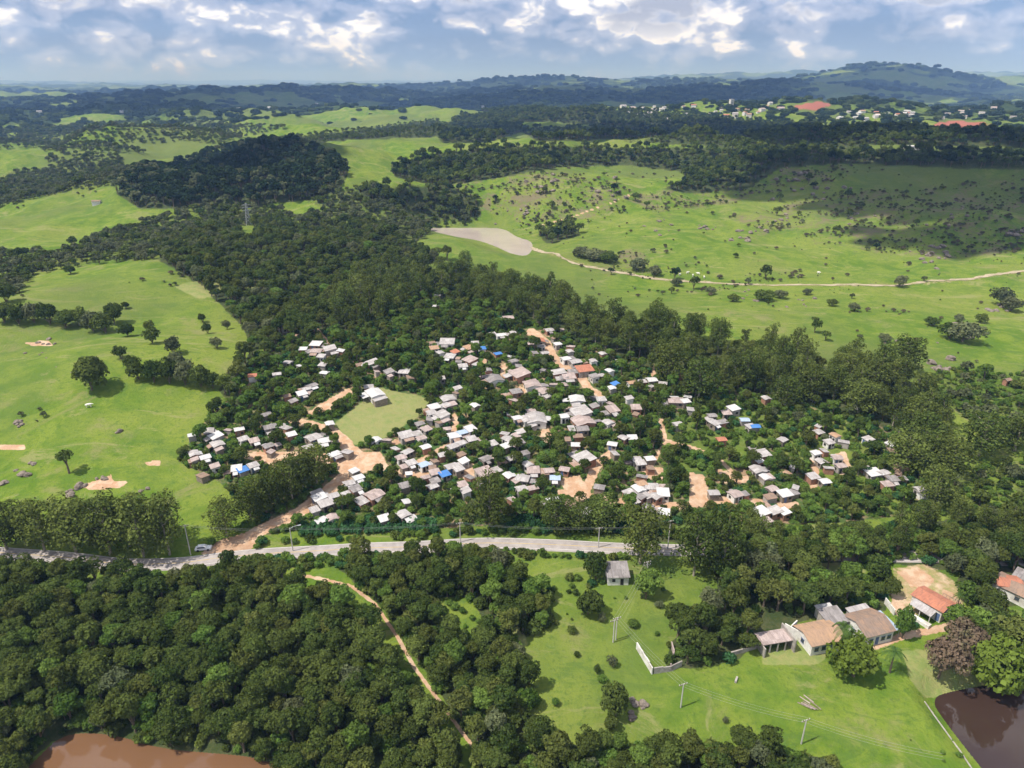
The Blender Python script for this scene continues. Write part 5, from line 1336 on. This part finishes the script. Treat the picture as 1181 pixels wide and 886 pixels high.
for k, (a, b) in {'v': ('leafy shrub in the thicket around the village shacks', 'shrubs among the shacks'), 'verge': ('leafy shrub on the verge between road and village', 'shrubs on the road verge'),
                  'meadow': ('low weed bush scattered in the open bright meadow', 'bushes in the meadow'), 'wood': ('bright shrub in the small clearing inside the lower wood', 'shrubs in the wood clearing'),
                  'yard': ('garden shrub around the farm houses and yards', 'shrubs of the yards'), 'slope': ('yellow green shrub on the scrubby right slope', 'shrubs of the right slope')}.items(): GROUPS[k] = (a, b)
emit(shrubs, 'shrub', 'shrub', 'undergrowth')
emit(gt, 'garden_tree', 'tree', 'garden_trees_mass')
emit(ba, 'banana_plant', 'plant', 'banana_mass', 200)

# the clipped blue green hedges along the upper side of the road
def hedge(i0, i1, label, seed):
    g7 = np.random.default_rng(seed)
    d = np.gradient(ROAD, axis=0); d /= np.linalg.norm(d, axis=1)[:, None]
    V, F, b = [], [], 0
    src = [bush(400 + k, 1.5, 1.1, 9, 34, 0.3) for k in range(4)]
    c0 = None
    px, _, _ = project(ROAD[:, 0], ROAD[:, 1], H(ROAD[:, 0], ROAD[:, 1]))
    for k in np.where((px > i0) & (px < i1))[0]:
        for row in (6.6, 8.4, 10.2):
            x, y = ROAD[k, 0] - d[k, 1] * row + g7.uniform(-.4, .4), ROAD[k, 1] + d[k, 0] * row + g7.uniform(-.4, .4)
            z = float(H(x, y))
            if c0 is None: c0 = np.array([x, y, z])
            v_, f_ = src[g7.integers(4)]; t = g7.uniform(0, 6.28); s = g7.uniform(0.75, 1.1)
            ca, sa = math.cos(t), math.sin(t)
            q = np.stack([v_[:, 0] * ca - v_[:, 1] * sa, v_[:, 0] * sa + v_[:, 1] * ca, v_[:, 2] * 1.1], 1) * s + np.array([x, y, z]) - c0
            V.append(q); F.append(f_ + b); b += len(q)
    tag(link('hedge', np_mesh('hedge', np.concatenate(V), np.concatenate(F), [L_HEDGE]), None, tuple(c0)), label, 'hedge')
hedge(335, 500, 'blue green hedge along the upper road verge left of the yellowish bare trunked tree', 1)
hedge(585, 735, 'blue green hedge along the upper road verge right of the yellowish bare trunked tree', 2)

# ---------------------------------------------------------------- boulders
import bmesh
BOULD = []
for i in range(6):
    g8 = np.random.default_rng(500 + i); bm = bmesh.new(); bmesh.ops.create_icosphere(bm, subdivisions=3, radius=1.0)
    ph = g8.uniform(0, 6, 9)
    for v in bm.verts:
        c = v.co; k = 1 + 0.18 * math.sin(2.3 * c.x + ph[0]) * math.sin(2.1 * c.y + ph[1]) + 0.12 * math.sin(4.7 * c.z + ph[2] + 3 * c.x) + 0.06 * math.sin(9 * c.y + ph[3] + 7 * c.x)
        v.co = (c.x * k, c.y * k * (0.7 + 0.1 * (i % 3)), c.z * k * 0.62 + 0.2)
    me = bpy.data.meshes.new('boulder'); bm.to_mesh(me); bm.free(); me.materials.append(M_ROCK); BOULD.append(me)
BC = [  # px, py, spread px, count, size m, where
    (22, 490, 7, 5, 1.3, 'beside the pale sandy strip in the left pasture'), (52, 396, 10, 5, 1.1, 'near the top of the left pasture'), (24, 546, 9, 6, 1.2, 'at the lower left of the left pasture'), (36, 538, 6, 3, 1.0, 'at the lower left of the left pasture'),
    (78, 568, 8, 4, 1.4, 'beside the sandy patch below the slender tree'), (95, 560, 8, 4, 1.3, 'beside the sandy patch below the slender tree'), (118, 552, 9, 4, .9, 'beside the sandy patch below the slender tree'), (48, 410, 14, 4, .8, 'near the top of the left pasture'),
    (136, 498, 4, 2, 1.0, 'in the middle of the left pasture'), (165, 566, 6, 3, .7, 'at the lower end of the left pasture'), (5, 558, 6, 4, 1.1, 'at the lower left of the left pasture'), (90, 426, 18, 3, .6, 'near the lone round tree'),
    (735, 812, 10, 5, 1.0, 'among weeds at the bottom of the meadow'), (728, 828, 8, 4, .8, 'among weeds at the bottom of the meadow'),
    (1030, 432, 14, 8, 1.6, 'on the slope just above the grove'), (1080, 428, 16, 10, 2.0, 'on the slope just above the grove'), (1110, 385, 14, 9, 2.4, 'around the dark thicket on the right slope'), (1150, 356, 14, 8, 1.6, 'near the right edge below the track'),
    (860, 268, 18, 12, 2.2, 'in the scattered field of rocks above the track'), (1085, 292, 16, 12, 2.4, 'in the pale outcrop above the right bend of the track'), (1060, 300, 14, 8, 2.0, 'in the pale outcrop above the right bend of the track'), (1170, 268, 10, 8, 2.4, 'by the right edge above the track'),
    (810, 264, 10, 8, 1.8, 'in the scattered field of rocks above the track'), (900, 255, 16, 8, 1.8, 'in the scattered field of rocks above the track'), (990, 250, 16, 8, 1.8, 'on the shaded hillside'), (1100, 245, 30, 8, 2.0, 'on the shaded hillside'),
    (620, 212, 24, 12, 2.6, 'on the sunny slope behind the lake'), (700, 222, 20, 10, 2.6, 'on the sunny slope behind the lake'), (760, 260, 20, 8, 1.8, 'on the sunny slope right of the lake'), (900, 205, 40, 18, 2.8, 'on the rocky crest of the right hill'), (960, 215, 24, 10, 2.6, 'on the rocky crest of the right hill'),
    (600, 245, 22, 10, 2.0, 'on the sunny slope behind the lake'), (1040, 395, 30, 6, 1.0, 'below the long pasture track'), (930, 346, 22, 6, 1.2, 'below the long pasture track'), (860, 340, 16, 6, 1.2, 'below the long pasture track')]
g9 = np.random.default_rng(12)
for a, b, sp, n, s, wh in BC:
    for i in range(n):
        p = P(a + g9.normal() * sp * 0.6, b + g9.normal() * sp * 0.28); k = s * g9.uniform(0.45, 1.15)
        o = link('boulder', BOULD[g9.integers(6)], None, tuple(p), g9.uniform(0, 6.28)); o.scale = (k, k, k * g9.uniform(0.7, 1.1))
        tag(o, 'grey brown boulder ' + wh, 'boulder', 'boulders ' + wh)

# ---------------------------------------------------------------- poles, wires, pylon
def pole(px, py, hp, label, arms=1, lamp=False):
    p = P(px, py); s = mpp(p); th = math.atan2(120, np.hypot(p[0], p[1])); h = min(max(hp * s / math.cos(th), 6.5), 12)
    o = tag(empty('utility_pole' if not lamp else 'street_lamp', tuple(p), R(20)), label, 'pole' if not lamp else 'street lamp')
    m = MB(); m.tube((0, 0, -0.8), (0, 0, h), 0.16, 0.11, 8); m.build('post', M_CONCRETE, o)
    for k in range(arms):
        m = MB(); m.box((0, 0.12, h - 0.35 - 0.8 * k), (2.0, 0.13, 0.16)); ar = m.build('crossarm', M_WOOD, o)
        m = MB()
        for xx in (-0.9, -0.3, 0.3, 0.9): m.tube((xx, 0.12, h - 0.27 - 0.8 * k), (xx, 0.12, h - 0.05 - 0.8 * k), 0.07, 0.05)
        m.build('insulator', M_PLASTER, ar)
    if lamp:
        m = MB(); m.tube((0, 0, h - 0.2), (1.0, 0, h + 0.3), 0.06); m.tube((1.0, 0, h + 0.3), (2.2, 0, h + 0.35), 0.06); m.build('arm', M_STEEL, o)
        m = MB(); m.box((2.5, 0, h + 0.34), (0.9, 0.32, 0.16)); m.build('lamp_head', M_STEEL, o)
    return p + np.array([0, 0, h - 0.1])
A1 = pole(745, 672, 17, 'concrete pole with a white crossarm behind the bright meadow tree', 2)
A2 = pole(707, 741, 22, 'left one of the close pair of poles at the meadow path bend')
A3 = pole(710, 738, 22, 'right one of the close pair of poles at the meadow path bend')
A4 = pole(785, 816, 20, 'pole standing alone in the meadow below the white wall')
A5 = pole(924, 858, 22, 'pole at the lower right of the meadow near the bottom wood')
B1 = pole(220, 640, 34, 'road pole under the tall trees left of the dirt junction')
B2 = pole(338, 636, 26, 'street lamp with a curved arm right of the dirt junction', 0, True)
B3 = pole(531, 626, 20, 'road pole between the hedge and the yellowish bare trunked tree')
B4 = pole(770, 634, 32, 'pale road pole beside the dark eucalyptus at the end of the visible road')
B5 = pole(690, 632, 14, 'road pole at the right hedge', 1)
def wire(a, b, label, sag=0.8, offs=(-0.7, 0.0, 0.7)):
    m = MB(); d = (b - a)[:2]; d = d / np.hypot(*d); nrm = np.array([-d[1], d[0], 0])
    for of in offs:
        q = [a + (b - a) * t + nrm * of - np.array([0, 0, sag * 4 * t * (1 - t)]) for t in np.linspace(0, 1, 9)]
        for u, w in zip(q[:-1], q[1:]): m.tube(u - a, w - a, 0.017, n=4, cap=False)
    tag(m.build('power_line', M_WIRE, None, tuple(a)), label, 'power line')
wire(A1, A3, 'thin wires from the crossarm pole down to the pair of poles')
wire(A3, A4, 'thin wires from the pair of poles past the ruin to the lone meadow pole')
wire(A4, A5, 'thin wires across the lower meadow to the bottom right pole')
wire(A5, A5 + (A5 - A4) * np.array([1, 1, 0.3]), 'thin wires leaving the bottom right pole')
wire(B1, B2, 'thin wires over the dirt junction between pole and street lamp', 0.8, (-0.3, 0.3))
wire(B2, B3, 'thin wires above the left hedge', 0.8, (-0.3, 0.3)); wire(B3, B5, 'thin wires in front of the trees between the hedges', 0.8, (-0.3, 0.3)); wire(B5, B4, 'thin wires above the right hedge end', 0.8, (-0.3, 0.3))
def pylon(px, py, hp):
    p = P(px, py); s = mpp(p); h = hp * s; o = tag(empty('pylon', tuple(p), R(25)), 'steel lattice pylon on the ridge above the small bright clearing', 'pylon')
    m = MB(); w0, w1 = h * 0.11, h * 0.025; lv = np.linspace(0, 1, 8); cs = [(-1, -1), (1, -1), (1, 1), (-1, 1)]; r = 0.0045 * h
    pt = lambda c, t: (c[0] * (w0 + (w1 - w0) * t), c[1] * (w0 + (w1 - w0) * t), t * h - (0.8 if t == 0 else 0))
    for c in cs: m.tube(pt(c, 0), pt(c, 1), r * 1.6, r, 4)
    for t0, t1 in zip(lv[:-1], lv[1:]):
        for k in range(4):
            a, b = cs[k], cs[(k + 1) % 4]
            m.tube(pt(a, t0), pt(b, t1), r, n=4); m.tube(pt(b, t0), pt(a, t1), r, n=4); m.tube(pt(a, t1), pt(b, t1), r, n=4)
    m.build('tower_frame', M_STEEL, o)
    for t in (0.68, 0.8, 0.92):
        m = MB(); z = t * h
        for sg in (-1, 1):
            for y in (-1, 1): m.tube((0, y * h * 0.03, z), (sg * h * 0.2, 0, z), r, n=4)
            m.tube((0, 0, z + h * 0.05), (sg * h * 0.2, 0, z), r, n=4)
        m.build('crossarm', M_STEEL, o)
pylon(287, 260, 25)

# ---------------------------------------------------------------- car and cattle
p = P(235, 634); o = tag(empty('parked_car', tuple(p), R(10)), 'white car parked in the shade of the tall trees by the dirt junction', 'car')
m = MB(); m.hexa([(-2.1, -.82, .35), (2.1, -.82, .35), (2.1, .82, .35), (-2.1, .82, .35)], [(-2.05, -.8, .85), (2.0, -.8, .78), (2.0, .8, .78), (-2.05, .8, .85)])
m.hexa([(-1.75, -.74, .853), (1.0, -.74, .82), (1.0, .74, .82), (-1.75, .74, .853)], [(-1.35, -.6, 1.42), (.35, -.6, 1.42), (.35, .6, 1.42), (-1.35, .6, 1.42)]); m.build('body', M_CARPAINT, o)
m = MB(); m.hexa([(-1.5, -.745, .93), (.75, -.745, .93), (.75, .745, .93), (-1.5, .745, .93)], [(-1.25, -.655, 1.3), (.42, -.655, 1.3), (.42, .655, 1.3), (-1.25, .655, 1.3)]); m.build('window', M_GLASS, o)
for sx in (-1.3, 1.3):
    for sy in (-.8, .8):
        m = MB(); m.tube((sx, sy - .1, .32), (sx, sy + .1, .32), .32, n=12); m.build('wheel', M_RUBBER, o)
def cow_mesh():
    me = bpy.data.meshes.new('cow')
    V = [(0, 0, 1.05), (-0.7, 0, 1.08), (0.55, 0, 1.02), (0.85, 0, 1.2), (1.15, 0, 1.15), (1.42, 0, 0.98)]; E = [(0, 1), (0, 2), (2, 3), (3, 4), (4, 5)]
    rad = [.36, .30, .30, .2, .15, .09]
    for x, b in ((-0.7, 1), (0.55, 2)):
        for s in (-1, 1):
            n = len(V); V += [(x, s * .2, .75), (x + (.06 if b == 1 else -.02), s * .2, .4), (x, s * .2, 0.0)]; E += [(b, n), (n, n + 1), (n + 1, n + 2)]; rad += [.14, .08, .06]
    n = len(V); V += [(-1.02, 0, 1.15), (-1.1, 0, .6)]; E += [(1, n), (n, n + 1)]; rad += [.05, .04]
    me.from_pydata(V, E, []); me.materials.append(M_COW); return me, rad
cme, crad = cow_mesh(); cow0 = None
for i, (a, b) in enumerate([(793, 316), (799, 319), (805, 317), (784, 318), (944, 316), (103, 470), (812, 321)]):
    p = P(a, b)
    if cow0 is None:
        o = cow0 = link('cow', cme, None, tuple(p), 0.4); sk = o.modifiers.new('skin', 'SKIN')
        for k, r_ in enumerate(crad): cme.skin_vertices[0].data[k].radius = (r_, r_)
        cme.skin_vertices[0].data[0].use_root = True
        o.modifiers.new('sub', 'SUBSURF').levels = 1
    else:
        o = cow0.copy(); COL.objects.link(o); o.location = tuple(p); o.rotation_euler = (0, 0, i * 1.3)
    o.scale = (1.15,) * 3
    lone = {4: 'white cow grazing alone in the middle of the right pasture', 5: 'white cow alone below the round tree in the left pasture'}.get(i)
    tag(o, lone or 'white cow in the small herd by the pasture track', 'cow', None if lone else 'cows by the pasture track')
# timber and debris in the meadow
o = tag(empty('timber_pile', tuple(P(933, 812)), R(-50)), 'loose pale planks lying in the bright meadow right of the poles', 'timber')
for k in range(6):
    m = MB(); m.box((g9.uniform(-1.5, 1.5), -1.2 + 0.45 * k, 0.14 + 0.012 * k), (g9.uniform(2.2, 4), 0.24, 0.1), g9.uniform(-.25, .25)); m.build('plank', M_PINKISH if k % 2 else M_WOOD, o)

# ---------------------------------------------------------------- clouds overhead (their shadows lie on the hills) and haze
def cloud_mat():
    m = bpy.data.materials.new('cloud'); m.use_nodes = True
    nt = m.node_tree; nt.nodes.clear()
    d = N(nt, 'ShaderNodeBsdfDiffuse'); d.inputs[0].default_value = (0.85, 0.85, 0.86, 1)
    o = N(nt, 'ShaderNodeOutputMaterial'); nt.links.new(d.outputs[0], o.inputs[0])
    return m
M_CLOUD = cloud_mat()
def cloud(cx_, cy_, gz, rx, ry, alt, seed):
    """a flat based heap of lobes whose shadow falls on the ground point"""
    g2 = np.random.default_rng(seed)
    t = (alt - gz) / sdir[2]
    c = np.array([cx_, cy_, gz]) + sdir * t
    import bmesh
    bm = bmesh.new()
    n = 26
    for i in range(n):
        rr = math.sqrt((i + 0.5) / n); th = i * 2.39996 + g2.uniform(-0.4, 0.4)
        s = g2.uniform(0.16, 0.34) * (1.2 - 0.5 * rr)
        r = bmesh.ops.create_icosphere(bm, subdivisions=3, radius=1.0)
        zc = g2.uniform(0, 0.25) * min(rx, ry) * (1 - rr)
        for v in r['verts']:
            w = v.co.copy()
            k = 1 + 0.12 * math.sin(5 * w.x + i) * math.sin(4.3 * w.y + 2 * i) + 0.06 * math.sin(11 * w.z + 9 * w.x)
            zz = w.z * s * min(rx, ry) * k * 0.9
            v.co = ((rr * math.cos(th) * 0.85 + w.x * s * k) * rx, (rr * math.sin(th) * 0.85 + w.y * s * k) * ry, max(zz, -0.03 * rx) + zc)
    me = bpy.data.meshes.new('cloud'); bm.to_mesh(me); bm.free(); me.materials.append(M_CLOUD)
    o = link('cloud', me, None, tuple(c))
    return tag(o, kind='stuff')
for i, (a, b, rx, ry, alt) in enumerate(CLOUD_SHADOWS):
    p = P(a, b); cloud(p[0], p[1], p[2], rx, ry, alt, 300 + i)

hz_top = 520.0
def haze():
    b = MB(); b.box((0, 0, (hz_top - 420) / 2), (110000, 110000, hz_top + 420))
    m = bpy.data.materials.new('haze_air'); m.use_nodes = True
    nt = m.node_tree; nt.nodes.clear()
    v = N(nt, 'ShaderNodeVolumePrincipled')
    v.inputs['Color'].default_value = (0.30, 0.53, 1.0, 1); v.inputs['Density'].default_value = HAZE_DENSITY; v.inputs['Absorption Color'].default_value = (0.55, 0.55, 0.55, 1); v.inputs['Anisotropy'].default_value = 0.0
    o = N(nt, 'ShaderNodeOutputMaterial'); nt.links.new(v.outputs[0], o.inputs['Volume'])
    return tag(b.build('haze', m), kind='stuff')
if HAZE_DENSITY > 0: haze()
